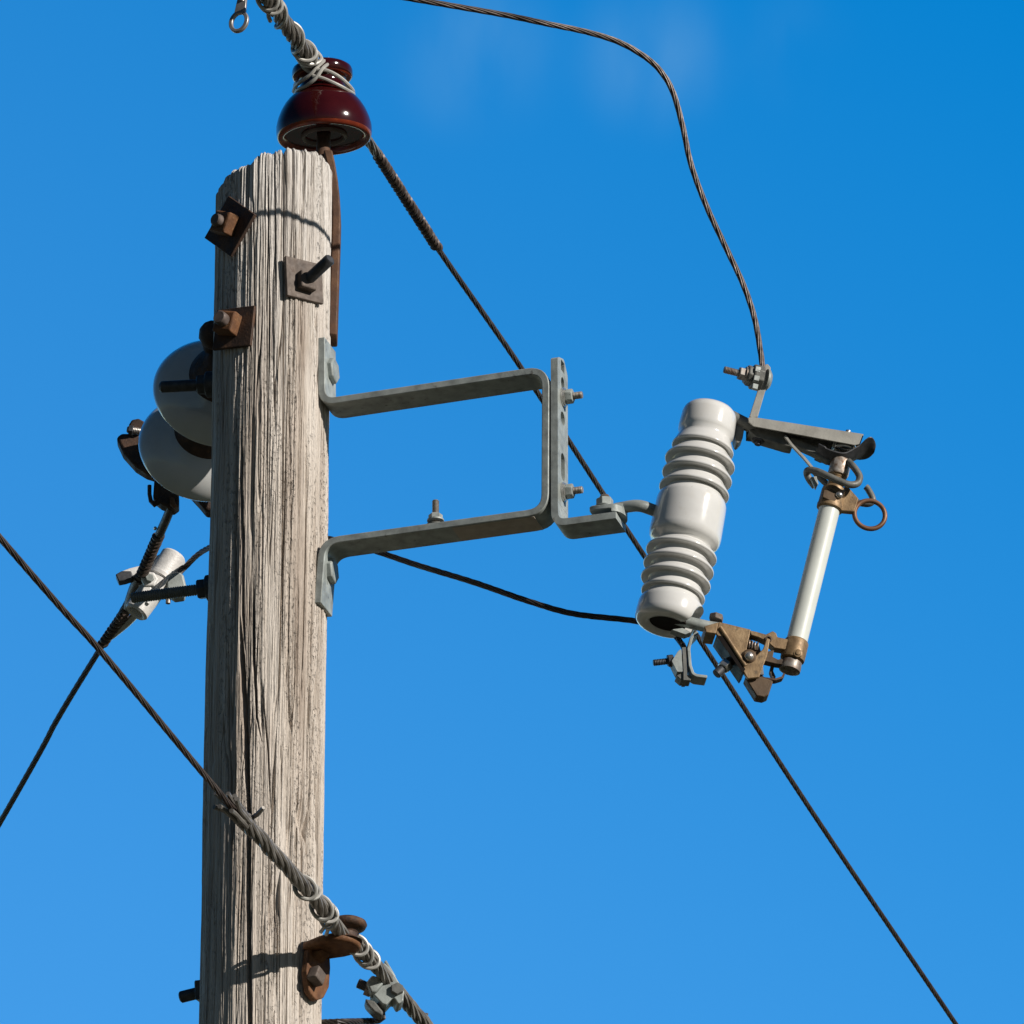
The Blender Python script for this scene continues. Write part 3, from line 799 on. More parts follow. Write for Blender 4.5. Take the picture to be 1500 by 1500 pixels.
# ------------------------------------------------------------------ connector and tap wire low on the line
def wire_connector():
    base = NV(560, 1440, NZ)
    t = thing('wire_connector', base, 'grey bolted wire connector clamped on the lower wire below the rusty bracket', 'connector')
    d = (NV(585, 1460, NZ) - NV(545, 1408, NZ)).normalized(); u, v = ortho(d)
    if u.z < 0: u = -u
    pl = Plane(base, (0.1, -1, 0))
    # curved jaw hooked over the strands
    out = [(562, 1408), (576, 1424), (592, 1452), (591, 1466), (583, 1471), (577, 1460), (566, 1472), (560, 1470), (543, 1452), (552, 1446), (563, 1432), (556, 1426)]
    MB().prism(fillet([pl.at(x, y, 0.020) for x, y in out], 0.004), pl.n * -0.042).build('jaw', M['galv'], t, bevel=0.004, seg=3)
    out = [(537, 1438), (545, 1428), (557, 1431), (562, 1440), (552, 1452), (544, 1454)]
    MB().prism([pl.at(x, y, 0.029) for x, y in out], pl.n * -0.03).build('keeper', M['galv'], t, bevel=0.003)
    out = [(535, 1462), (549, 1466), (562, 1482), (560, 1488), (548, 1482), (537, 1470)]
    MB().prism([pl.at(x, y, 0.018) for x, y in out], pl.n * -0.03).build('lower_jaw', M['galv_dark'], t, bevel=0.003)
    out = [(563, 1408), (566, 1406), (580, 1430), (577, 1432)]
    MB().prism([pl.at(x, y, 0.0) for x, y in out], pl.n * -0.03).build('top_lip', M['galv'], t, bevel=0.001)
    mb = MB()
    mb.thread(pl.at(552, 1452, 0.004), pl.at(524, 1440, 0.004), 0.0092)
    mb.build('bolt', M['darkbolt'], t)
    MB().nut(pl.at(536, 1447, 0.004), pl.at(548, 1452, 0.004) - pl.at(536, 1447, 0.004), 0.014, 0.012).build('nut', M['bolt'], t)
    MB().nut(pl.at(580, 1456, 0.0), pl.n, 0.012, 0.028).build('bolt_head', M['galv_dark'], t)
    w_ = thing('tap_wire', base, 'short dark wire running level from the lower connector behind the pole', 'wire')
    path = [pl.at(552, 1470), pl.at(559, 1482, -.005), pl.at(561, 1489, -.008), pl.at(556, 1494, -0.01), pl.at(540, 1496, -0.03), A(500, 1497, 0.0), A(462, 1498, 0.04), A(400, 1499, 0.13), A(300, 1500, 0.2)]
    MB().cable(spline(path, 10), 0.0062, 6, 0.09, 6).build('strand', M['black_wire'], w_)
wire_connector()

# ------------------------------------------------------------------ C-shaped stand-off bracket
BA = R_(17)
BU = Vector((math.cos(BA), -math.sin(BA), 0)); BW = Vector((math.sin(BA), math.cos(BA), 0)); BZ = Vector((0, 0, 1))
BP = Plane(-BW * 0.032, BW)              # plane of the bracket's near edge
def bracket():
    base = BP.at(470, 700)
    t = thing('standoff_bracket', base, 'grey galvanised C-shaped steel bracket bolted to the side of the pole', 'bracket')
    path = [(470.5, 494), (470.5, 587), (488, 586.5), (799, 541), (798.5, 745), (490, 793), (472, 796), (466, 884)]
    path = [(470.5, 494), (471, 589), (799, 540), (798, 748), (472, 793), (465, 883)]
    MB().strap([BP.at(*p) for p in path], 0.0132, BW * 0.064, [0, .026, .034, .034, .034, 0]).build('frame', M['galv'], t, bevel=0.0015)
    # sticker under the lower bar
    # hexagon bolt heads on the feet, long threaded ends on the far side of the pole
    for (hx, hy, ex, ey, thr, m2) in ((476, 545, 234, 567, False, 'darkbolt'), (474.8, 838, 193, 876, True, 'darkbolt')):
        h = BP.at(hx, hy, 0.036) + BU * 0.004
        bt = MB()
        bt.nut(h, BU, 0.024, 0.017, 6, 0.3, BZ)
        bo = bt.build('bolt_head', M['galv'], t, bevel=0.0012)
        far = A(ex, ey, 0.075 if thr else 0.065)
        st = A(312, 563 if not thr else 861, 0.045)
        d = (far - st).normalized()
        mb = MB()
        if thr:
            mb.thread(st - d * 0.05, far, 0.0105, 0.0042, 18, 0.0014)
        else:
            mb.lathe(st - d * 0.05, d, [(0, .0105), ((far - st).length + .05 - .004, .0105), ((far - st).length + .05, .007)], 18)
        mb.build('bolt_shank', M['galv_dark'] if thr else M['darkbolt'], t)
        mb = MB()
        mb.cyl(st - d * 0.03, st + d * 0.012, 0.024, 20, 0.002)
        mb.nut(st + d * 0.012, d, 0.019, 0.016, 6, 0.2, BZ)
        mb.build('nut', M['darkbolt'], t, bevel=0.001)
    # small vertical bolt on the lower bar
    b = BP.at(638, 765, 0.030)
    mb = MB(); mb.thread(b - BZ * 0.014, b + BZ * 0.042, 0.0062, 0.0026, 16); mb.build('small_bolt', M['bolt'], t)
    mb = MB(); mb.nut(b + BZ * 0.005, BZ, 0.0125, 0.010); mb.nut(b + BZ * 0.002, BZ, 0.015, 0.003, 18); mb.build('small_nut', M['galv'], t)
    mb = MB(); mb.lathe(b - BZ * 0.006, -BZ, [(0, 0.017), (0.003, 0.0165), (0.007, 0.010), (0.0085, 0.002)], 24); mb.build('small_bolt_head', M['galv_dark'], t)
    s0 = BP.at(662, 772.6, 0.003); s1 = BP.at(782, 756.0, 0.003)
    dz = Vector((0, 0, -0.0012))
    MB().prism([s0 + dz, s1 + dz, s1 + dz + BW * 0.057, s0 + dz + BW * 0.057], Vector((0, 0, 0.0015))).build('sticker', M['sticker'], t)
bracket()

PP = Plane(-BW * 0.030, BW)
def hanger_plate():
    base = BP.at(815, 750)
    t = thing('hanger_plate', base, 'grey steel strip full of punched holes, bolted upright to the end of the C-shaped bracket', 'bracket')
    # upright strip with holes, in its own plane (normal along the bracket)
    o = PP.at(812, 640); th = 0.0125; W = 0.062
    P2 = Plane(o + BU * th / 2, BU)
    def at(py, wv):                      # height from the photograph, position across the strip
        z = PP.at(812, py).z
        return Vector((o.x, o.y, z)) + BU * th / 2 + BW * wv
    ztop = PP.at(812, 521).z; zb = PP.at(812, 735).z
    C0 = Vector((o.x, o.y, 0)) + BU * (th / 2)
    def pt(wv, z): return C0 + BW * wv + BZ * z
    out = [pt(0, zb), pt(W, zb), pt(W, ztop - 0.012), pt(W * 0.62, ztop + 0.010), pt(W * .12, ztop), pt(0, ztop - .006)]
    out = [out[0], out[1]] + fillet(out[1:], 0.012, False, 5)[1:]
    def hole(py, rw, rz, kind='round'):
        z = PP.at(822, py, 0.03).z; c = pt(W * 0.50, z)
        if kind == 'square': return [c + BW * sx * rw + BZ * sz * rz for sx, sz in ((-1, -1), (1, -1), (1, 1), (-1, 1))]
        if kind == 'slot':
            return [c + BW * rw * math.cos(a) + BZ * ((rz - rw) * (1 if k < 11 else -1) + rw * math.sin(a)) for k, a in enumerate([math.pi * i / 10 for i in range(11)] + [math.pi + math.pi * i / 10 for i in range(11)])]
        return circle(c, BW, BZ, rw, 20, rz)
    holes = [hole(537, .0105, .010, 'square'), hole(562, .010, .012, 'slot'), hole(613, .0125, .0125), hole(684, .0115, .026, 'slot')]
    MB().prism(out, -BU * th, holes).build('upright', M['galv'], t)
    # foot bent out to the right
    za = zb
    pa = PP.at(812, 735); 
    path = [Vector((pa.x, pa.y, zb)), PP.at(813, 766), PP.at(902, 754)]
    MB().strap([path[0], path[1], path[2]], th, BW * W, [0, 0.022, 0]).build('foot', M['galv'], t)
    cN = PP.at(903, 754, W / 2); 
    rings = []
    arc = [cN + BU * (0.018 * math.cos(a)) + BW * (W / 2 * math.sin(a)) for a in np.linspace(-math.pi / 2, math.pi / 2, 12)]
    MB().prism([p - BZ * th / 2 for p in arc], BZ * th).build('rounded_tip', M['galv'], t)
    for py in (580, 719):
        z = PP.at(826, py, 0.026).z; c = pt(W * 0.5, z)
        mb = MB(); mb.nut(c, BU, 0.0175, 0.0035, 22); mb.nut(c + BU * 0.0035, BU, 0.0155, 0.003, 22); mb.build('washer', M['shiny'], t)
        mb = MB(); mb.nut(c + BU * .0065, BU, 0.0135, 0.013, 6, 0.35, BZ); mb.build('nut', M['galv'], t, bevel=0.0008)
        mb = MB(); mb.thread(c - BU * 0.03, c + BU * 0.036, 0.0068, 0.0027, 16); mb.build('bolt', M['bolt'], t)
    return PP.at(886, 757, W / 2)
HB = hanger_plate()

# ------------------------------------------------------------------ fuse cutout
CA = R_(7)
CN = Vector((-math.sin(CA), math.cos(CA), 0))       # away from the camera
CO = A(1010, 757, HB.y - 0.005)
CP = Plane(CO, CN)
W0, W1 = CP.at(975, 925), CP.at(1043, 590)
CW = (W1 - W0).normalized(); CU = CN.cross(CW).normalized() * -1
if CU.x < 0: CU = -CU
def poly(pts, off, th, rad=0.0):
    p = [CP.at(x, y, off) for x, y in pts]
    if rad: p = fillet(p, rad, True, 5)
    return p, CN * th
def cutout():
    t = thing('fuse_cutout', W0, 'fuse cutout with a ribbed white porcelain insulator hung tilted from the grey brackets', 'fuse cutout')
    prof = [(596.0, 0), (596.4, 20), (597.4, 28), (600, 34.2), (604.5, 38.4), (611, 40.6), (630, 41.5), (636, 41), (641, 37.5), (647.83, 41.07), (656.3, 44.8), (658.3, 46), (660.1, 45.6), (661, 44), (659.9, 39), (660.9, 37.5), (664, 39.5), (669.77, 44.75), (676.3, 50.8), (678.3, 52), (680.1, 51.6), (681, 50), (679.9, 41), (680.9, 39.5), (685, 40), (690.77, 45.04), (697.3, 50.8), (699.3, 52), (701.1, 51.6), (702, 50), (700.9, 41.5), (701.9, 40), (706, 41), (711.77, 45.62), (718.3, 50.8), (720.3, 52), (722.1, 51.6), (723, 50), (721.9, 42.5), (722.9, 41), (726.5, 44), (729, 45), (733, 49.5), (739, 51.5), (750, 52), (784, 53), (791, 52), (796, 48.5), (799, 43), (802, 41), (806.38, 45.83), (810.3, 51.3), (812.3, 52.5), (814.1, 52.1), (815, 50.5), (813.9, 42.5), (814.9, 41), (819.5, 40.5), (824.75, 45.41), (830.3, 51), (832.3, 52.2), (834.1, 51.8), (835, 50.2), (833.9, 42), (834.9, 40.5), (840, 40), (845.08, 44.91), (850.3, 50.5), (852.3, 51.7), (854.1, 51.3), (855, 49.7), (853.9, 41.5), (854.9, 40), (860, 39.5), (864.73, 42.73), (869.3, 46), (871.3, 47.2), (873.1, 46.8), (874, 45.2), (872.9, 41), (873.9, 39.5), (880, 42), (884, 45.5), (889, 47.5), (904, 48.5), (911, 47.8), (915.5, 44), (917.5, 37), (916.5, 29), (911, 25), (893, 24), (891, 0)]
    def s_of(y):
        f = (y - 590) / (925 - 590)
        return (W0.lerp(W1, 1 - f) - W0).dot(CW)
    pr = [(s_of(y), r * PX * 0.992) for y, r in prof]
    s_lo = s_of(886)
    def warp(h, r, a):
        if h < s_lo and r > 0.028:
            # notch in the lower cap where the terminal strap comes out
            d = abs(((a - NOTCH + math.pi) % (2 * math.pi)) - math.pi)
            k = max(0.0, 1 - (d / 0.72) ** 4)
            return h + (s_lo - h) * 0.92 * k
        return h
    u, v = ortho(CW, CU)
    NOTCH = -0.15 if v.dot(CN) > 0 else 0.15
    MB().lathe(W0, CW, pr, 96, warp, CU).build('insulator', M['white'], t, sharp=60)
    so_ = s_of(912.5)
    MB().lathe(W0, CW, [(so_, 0.002), (so_, 27.4 * PX), (so_ + 0.006, 27.4 * PX)], 40).build('hole_shade_disc', M['shade_black'], t)  # black disc standing in for the shade inside the open end
    # support rod from the hanger plate into the middle of the insulator
    eye = HB + BZ * 0.0085
    e2 = CP.at(936, 741, -0.004); e3 = CP.at(962, 749, 0); e4 = CP.at(1000, 760, 0)
    st = HB + BZ * 0.011 + BU * 0.012
    MB().tube(spline([st, HB + BZ * 0.013 + BU * 0.030, e2, e3, e4], 8), [0.009] * 4 + [0.0105] * 28 + [0.0105], 16).build('support_rod', M['galv'], t)
    fl = [HB + BZ * 0.0065 + BU * x + BW * y for x, y in ((-.024, -.014), (-.018, -.018), (.012, -.018), (.04, -.010), (.04, .010), (.012, .018), (-.018, .018), (-.024, .014))]
    MB().prism(fl, BZ * 0.010).build('rod_eye', M['galv'], t, bevel=0.002)
    mb = MB(); mb.nut(HB + BZ * 0.0165, BZ, 0.0185, 0.003, 24); mb.nut(HB + BZ * 0.0195, BZ, 0.0155, 0.015, 6, 0.2); mb.build('support_nut', M['galv'], t, bevel=0.0008)
    mb = MB(); mb.thread(HB + BZ * 0.03, HB + BZ * 0.041, 0.009, 0.003, 16); mb.build('support_bolt', M['bolt'], t)
    mb = MB(); mb.lathe(HB - BZ * 0.0062, -BZ, [(0, 0.020), (0.003, 0.0195), (0.008, 0.013), (0.010, 0.002)], 24); mb.build('support_bolt_head', M['galv_dark'], t)

    # upper hood: an inverted channel with its terminal tab
    D = 0.048; f0 = -D / 2
    p, vec = poly([(1096, 611.5), (1103, 610.5), (1264, 635.5), (1258.5, 650.5), (1252, 652), (1104, 624.5), (1097, 619)], f0, 0.003, 0.002)
    MB().prism(p, vec).build('front_flange', M['galv_dirty'], t, bevel=0.0007)
    a, b = CP.at(1098, 611.2, f0 + .0031), CP.at(1265, 636, f0 + .0031)
    up = (b - a).cross(CN).normalized(); up = up if up.z > 0 else -up
    MB().prism([a, b, b + CN * (D - .006), a + CN * (D - .006)], -up * 0.003).build('top_web', M['galv_dirty'], t)
    # back flange
    pb, vec = poly([(1104, 629), (1272, 654), (1266, 671), (1105, 646)], D / 2 - .003, 0.003)
    a2 = a + CN * (D - .006); b2 = b + CN * (D - .006)
    dn = (CP.at(1104, 626, 0) - CP.at(1104, 611, 0))
    pb = [a2, b2, b2 + dn * 0.95, a2 + dn * 1.25]
    MB().prism(pb, CN * 0.003).build('back_flange', M['galv_dark'], t)
    # neck strap from the insulator to the hood
    MB().tube([CP.at(1066, 608, 0.006), CP.at(1090, 620, 0.006), CP.at(1108, 629, 0.004)], 0.0115, 12).build('upper_neck', M['galv_dark'], t)
    p, vec = poly([(1079, 602), (1092, 618), (1088, 642), (1080, 651), (1076, 640)], 0.002, 0.03, 0.004)
    MB().prism(p, vec).build('upper_band', M['galv_dark'], t, bevel=0.002)
    p, vec = poly([(1096, 630), (1108, 640), (1152, 653), (1163, 655), (1150, 634), (1110, 624)], -0.006, 0.03, 0.003)
    MB().prism(p, vec).build('lower_web', M['galv_dark'], t, bevel=0.002)
    hb = CP.at(1112, 640, 0.005)
    mb = MB(); mb.nut(hb, -CW, 0.0115, 0.010, 6); mb.cyl(hb - CW * 0.009, hb - CW * 0.016, 0.0055, 12); mb.build('hood_bolt', M['darkbolt'], t)
    # terminal tab with the wire clamp
    tp = [(1097, 612), (1111, 568), (1113, 550), (1118, 536), (1124, 532), (1129, 538), (1128, 556), (1121, 573), (1110, 611)]
    p, vec = poly(tp, f0, 0.006, 0.004)
    MB().prism(p, vec).build('terminal_tab', M['galv_dirty'], t, bevel=0.001)
    ax = (CP.at(1062, 543, -.03) - CP.at(1118, 557, -.018)).normalized()
    c0 = CP.at(1119, 556, -0.021)
    mb = MB(); mb.lathe(c0 - ax * 0.003, -ax, [(0, 0.020), (0.004, 0.0195), (0.009, 0.013), (0.011, 0.003)], 24); mb.build('carriage_bolt_head', M['galv'], t)
    mb = MB()
    mb.nut(c0 + ax * 0.004, ax, 0.023, 0.020, 8, 0.2)
    mb.nut(c0 + ax * 0.024, ax, 0.019, 0.009, 8, 0.5)
    mb.build('clamp_body', M['galv_dark'], t, bevel=0.0015)
    for k, dy in enumerate((-14, -1, 11)):
        q = CP.at(1110 - k * 2, 556 + dy, -0.042)
        MB().box(q, ax * 0.005, CW * 0.0052, CN * 0.004).build('clamp_tooth', M['galv'], t, bevel=0.001)
    mb = MB(); mb.nut(c0 + ax * 0.033, ax, 0.0150, 0.003, 20); mb.nut(c0 + ax * 0.036, ax, 0.0125, 0.011, 6); mb.build('clamp_nut', M['bolt'], t)
    mb = MB(); mb.thread(c0, c0 + ax * 0.074, 0.0066, 0.0027, 16); mb.build('clamp_bolt', M['bolt'], t)

    # upper contact: dished spring plate, coil spring, hook rods
    p = [CP.at(x, y, o) for x, y, o in ((1196, 664, .0), (1214, 672, -.004), (1234, 676, -.004), (1252, 667, -.002), (1268, 659, .0), (1281, 660, .004))]
    sp_ = spline(p, 8); wv = [0.016] * 22 + [0.018, 0.020, 0.022, 0.023, 0.024, 0.0245, 0.0245, 0.024, 0.023, 0.0215, 0.0195, 0.0165, 0.013, 0.008]
    while len(wv) < len(sp_): wv.insert(0, 0.018)
    wv = wv[-len(sp_):]
    fr = frames(sp_)
    rings = []
    for q, wd, (tt, _, _) in zip(sp_, wv, fr):
        nn = tt.cross(CN).normalized()
        ring = []
        for k in range(9):
            f = -1 + 2 * k / 8
            ring.append(q + CN * wd * f + CW * (0.004 * f * f - 0.40 * wd * f))
        ring += [x - nn * 0.002 for x in reversed(ring)]
        rings.append(ring)
    MB().ringloft(rings).build('contact_plate', M['darkbolt'], t, sharp=50)
    p, vec = poly([(1160, 640), (1200, 655), (1220, 668), (1222, 676), (1212, 676), (1190, 664), (1150, 646)], -0.004, 0.016, 0.003)
    MB().prism(p, vec).build('spring_arm', M['galv_dark'], t, bevel=0.002)
    cc = CP.at(1236, 655, 0.0)
    MB().coil([cc + CW * 0.012, cc - CW * 0.012], 0.019, 0.002, 0.008, 6, 18).build('contact_spring', M['shiny'], t)
    MB().cyl(CP.at(1242, 634, 0), CP.at(1243, 631.5, 0), 0.005, 12).build('hood_rivet', M['shiny'], t)
    hk = [(1243, 676, -.014), (1252, 686, -.024), (1259, 698, -.026), (1256, 708, -.03), (1245, 710, -.034), (1230, 705, -.034), (1212, 697, -.030), (1196, 690, -.022), (1184, 689, -.012), (1182, 694, .0), (1186, 703, .004), (1194, 713, .006)]
    MB().tube(spline([CP.at(*q) for q in hk], 8), 0.0063, 12).build('hook_rod', M['galv_dark'], t)
    hk2 = [(1268, 713, .018), (1271, 716, .018), (1278, 729, .016), (1277, 736, .016), (1266, 738, .018), (1240, 730, .024), (1210, 708, .026), (1192, 690, .022)]
    MB().tube(spline([CP.at(*q) for q in hk2], 8), 0.0058, 12).build('hook_rod', M['galv_dark'], t)
    p = [CP.at(x, y, o) for x, y, o in ((1150, 638, -.016), (1160, 651, -.020), (1178, 670, -.020), (1193, 688, -.018))]
    MB().strap(p, 0.004, CN * 0.006, 0.006).build('brace_strip', M['galv_dirty'], t)
    p, vec = poly([(1187, 699), (1196, 697), (1199, 708), (1195, 716)], -.010, 0.008)
    MB().prism(p, vec).build('hook_tip', M['galv'], t, bevel=0.001)

    # lower terminal and hinge
    MB().tube([CP.at(985, 905, 0), CP.at(1010, 912, -0.004), CP.at(1036, 918, -0.006), CP.at(1064, 922, -.006)], [0.011, 0.0105, 0.0105, 0.010], 14).build('lower_neck', M['galv'], t)
    p, vec = poly([(984, 922), (1000, 920), (1012, 926), (1004, 929)], -0.012, 0.02)
    MB().prism(p, vec).build('neck_tab', M['galv'], t)
    b = CP.at(1049, 906, 0.004)
    mb = MB(); mb.nut(b - CW * 0.004, CW, 0.013, 0.011, 6, 0.4); mb.build('neck_bolt', M['plate_rust'], t, bevel=0.001)
    H = 0.046; h0 = -H / 2 - 0.006
    p, vec = poly([(1053, 910.5), (1100, 922), (1094, 950), (1093, 960), (1100, 968), (1118, 950), (1123, 934), (1128, 936), (1124, 960), (1112, 992), (1095, 994), (1087, 980), (1049, 928)], h0, 0.007, 0.002)
    MB().prism(p, vec).build('front_cheek', M['brass'], t, bevel=0.0014)
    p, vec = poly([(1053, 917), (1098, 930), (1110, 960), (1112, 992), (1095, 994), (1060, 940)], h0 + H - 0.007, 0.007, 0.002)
    MB().prism(p, vec).build('back_cheek', M['shade_black'], t, bevel=0.001)  # bronze cheek coloured near-black, its shade painted in
    p, vec = poly([(1032, 917), (1053, 911), (1049, 928), (1034, 926)], h0 - .001, H + 0.002, 0.002)
    MB().prism(p, vec).build('hinge_block', M['brass'], t, bevel=0.0016)
    MB().tube([CP.at(1055, 919, h0 - .0004), CP.at(1092, 976, h0 - .0004)], [0.0042, 0.0042], 10).build('rib', M['brass'], t)
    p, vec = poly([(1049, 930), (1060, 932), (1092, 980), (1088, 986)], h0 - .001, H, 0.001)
    MB().prism(p, vec).build('lower_edge', M['shade_black'], t, bevel=0.001)  # shaded underside of the bronze hinge, painted near-black
    p, vec = poly([(1090, 990), (1112, 990), (1133, 997), (1126, 1018), (1119, 1021), (1108, 1019)], h0 + .010, H * 0.6, 0.004)
    MB().prism(p, vec).build('hinge_lip', M['brass_dark'], t, bevel=0.002)
    MB().lathe(CP.at(1097, 962, h0 + .002), -CN, [(-.01, 0.0125), (0.004, 0.0125), (0.006, 0.010), (0.007, 0.009)], 24).build('pin_boss', M['brass_dark'], t)
    MB().lathe(CP.at(1097, 962, h0 - .003), -CN, [(0, 0.0085), (0.004, 0.0082), (0.007, 0.006), (0.0085, 0.002)], 20).build('pin_head', M['shiny'], t)
    # spring and toggle between the cheeks
    MB().coil([CP.at(1096, 944, -.016), CP.at(1110, 948, -.016)], 0.007, 0.0016, 0.005, 6, 14).build('toggle_spring', M['bolt'], t)
    p, vec = poly([(1096, 948), (1112, 944), (1115, 955), (1104, 966), (1096, 962)], h0 + .012, 0.02, 0.002)
    MB().prism(p, vec).build('toggle', M['brass_dark'], t, bevel=0.001)
    b0 = CP.at(1066, 972, -0.01); b1 = CP.at(1049, 988, -.012)
    mb = MB(); mb.nut(b0, b1 - b0, 0.0125, 0.014, 6, 0.3); mb.build('hinge_nut', M['shiny'], t, bevel=0.001)
    mb = MB(); mb.cyl(b0 - (b1 - b0) * 0.5, b1, 0.0085, 16, 0.001); mb.build('hinge_bolt', M['darkbolt'], t)
    # wire strap clamp hanging below the neck
    p = [CP.at(x, y, -.014) for x, y in ((1022, 925), (1013, 934), (1009, 950), (1011, 974), (1015, 986), (1020, 989), (1036, 991))]
    MB().strap(fillet(p, 0.006, False, 4), 0.0055, CN * 0.034, 0.0).build('strap_clamp', M['galv'], t, bevel=0.001)
    p = [CP.at(x, y, -.012) for x, y in ((1002, 948), (1003, 965), (1004, 984), (1004, 996))]
    MB().strap(p, 0.006, CN * 0.030, 0.003).build('clamp_plate', M['galv_dark'], t, bevel=0.001)
    p, vec = poly([(984, 968), (993, 954), (998, 950), (1000, 984), (992, 984)], -0.014, 0.026, 0.002)
    MB().prism(p, vec).build('clamp_block', M['galv'], t, bevel=0.003)
    p, vec = poly([(990, 989), (1000, 985), (1012, 990), (1012, 997), (998, 996)], -0.008, 0.026, 0.002)
    MB().prism(p, vec).build('clamp_foot', M['galv_dark'], t, bevel=0.002)
    b0 = CP.at(1000, 966, 0); b1 = CP.at(957, 971, 0)
    mb = MB(); mb.thread(b0, b1, 0.0060, 0.0028, 16); mb.build('clamp_bolt', M['darkbolt'], t)
    mb = MB(); mb.nut(CP.at(986, 967.5, 0), b1 - b0, 0.0115, 0.010, 6); mb.build('clamp_nut', M['darkbolt'], t)
cutout()

def fuse_holder():
    A0, A1 = CP.at(1233, 686, 0), CP.at(1156, 984, 0)
    T0, T1 = CP.at(1216, 742, 0), CP.at(1166.5, 942, 0)
    ax = (T0 - T1).normalized()
    t = thing('fuse_holder', T1, 'slim white fuse tube with bronze fittings and a pull ring beside the ribbed insulator', 'fuse holder')
    MB().cyl(T1 - ax * 0.02, T0 + ax * 0.02, 15.3 * PX, 40, 0.001).build('tube', M['tube'], t)
    def on(px, py): return T1 + ax * (CP.at(px, py, 0) - T1).dot(ax)
    c0, c1 = on(1231, 690), on(1229, 672)
    MB().lathe(on(1227, 697), ax, [(0, 14 * PX), (0.004, 15.2 * PX), ((c1 - c0).length + .004, 15.2 * PX), ((c1 - c0).length + .008, 13.5 * PX), ((c1 - c0).length + .010, 6 * PX)], 32).build('top_cap', M['contact'], t)
    nk = on(1223, 714)
    MB().thread(nk, nk + ax * 0.026, 12.0 * PX, 0.004, 28, 0.0012).build('threaded_neck', M['brass'], t)
    l0 = on(1213, 747)
    MB().lathe(l0, ax, [(0, 15 * PX), (0.002, 19 * PX), (0.008, 19.5 * PX), (0.011, 18.5 * PX), (0.036, 18 * PX), (0.042, 17 * PX), (0.045, 14 * PX)], 36).build('collar', M['brass'], t)
    b = CP.at(1229, 725, -18.5 * PX)
    MB().lathe(b, -CN, [(-0.004, 0.0065), (0.002, 0.0065), (0.004, 0.005), (0.0055, 0.002)], 16).build('collar_screw', M['shiny'], t)
    p, vec = poly([(1206, 717), (1219, 716), (1226, 722), (1226, 730), (1222, 735), (1214, 733), (1204, 728)], -19.3 * PX, 0.008, 0.003)
    MB().prism(p, vec).build('collar_lug', M['brass_dark'], t, bevel=0.002)
    p, vec = poly([(1232, 713), (1243, 713), (1258, 730), (1252, 750), (1230, 748)], -0.007, 0.013, 0.003)
    MB().prism(p, vec).build('ring_web', M['brass'], t, bevel=0.002)
    rc = CP.at(1274, 754, 0); u, v = ortho(CN)
    MB().tube(circle(rc, CU, CW, 22.5 * PX, 48), 0.0043, 12, closed=True).build('pull_ring', M['ring'], t)
    # lower ferrule and trunnion arm
    f0 = on(1159, 968)
    MB().lathe(f0, ax, [(0, 14.5 * PX), (0.002, 17.5 * PX), (0.006, 18 * PX), (0.036, 17.8 * PX), (0.039, 16.5 * PX), (0.040, 15.2 * PX)], 36).build('ferrule', M['brass'], t)
    MB().lathe(on(1155, 983), ax, [(0.006, 10 * PX), (0, 13 * PX), (0.001, 15.5 * PX), (0.006, 15.8 * PX), (0.018, 15 * PX)], 32).build('end_ring', M['bolt'], t)
    MB().lathe(CP.at(1169, 957, -17.3 * PX), -CN, [(-.004, 0.0075), (0.0015, 0.0075), (0.002, 0.005), (0.0035, 0.004), (0.004, 0.001)], 20).build('ferrule_screw', M['brass'], t)
    p, vec = poly([(1098, 923), (1108, 925), (1122, 929), (1132, 924), (1137, 927), (1139, 933), (1160, 937), (1158, 953), (1134, 949), (1124, 940), (1112, 934), (1100, 930)], -0.014, 0.02, 0.0025)
    MB().prism(p, vec).build('trunnion_arm', M['brass'], t, bevel=0.0015)
    MB().lathe(CP.at(1126, 936, -.016), -CN, [(-.004, .006), (0.001, .006), (0.0012, 0.0036), (-.002, 0.003)], 18).build('trunnion_eye', M['brass_dark'], t)
    p, vec = poly([(1120, 955), (1134, 952), (1132, 962), (1140, 966), (1152, 962), (1152, 974), (1136, 972), (1120, 968)], -0.010, 0.018, 0.0015)
    MB().prism(p, vec).build('trunnion_lug', M['brass_dark'], t, bevel=0.001)
    p = [CP.at(x, y, o) for x, y, o in ((1116, 972, -.014), (1113, 985, -.014), (1118, 993, -.014), (1136, 995, -.014), (1146, 992, -.012), (1149, 986, -.01))]
    MB().strap(p, 0.0035, CN * 0.016, 0.006).build('link_ejector', M['rust'], t)
    p, vec = poly([(1112, 972), (1117, 970), (1119, 988), (1113, 988)], -0.017, 0.003)
    MB().prism(p, vec).build('contact_strip', M['shiny'], t)
    p = [CP.at(x, y, o) for x, y, o in ((1133, 970, .004), (1130, 983, .004), (1134, 992, .002))]
    MB().strap(p, 0.006, CN * 0.012, 0.004).build('ejector_arm', M['brass_dark'], t)
fuse_holder()

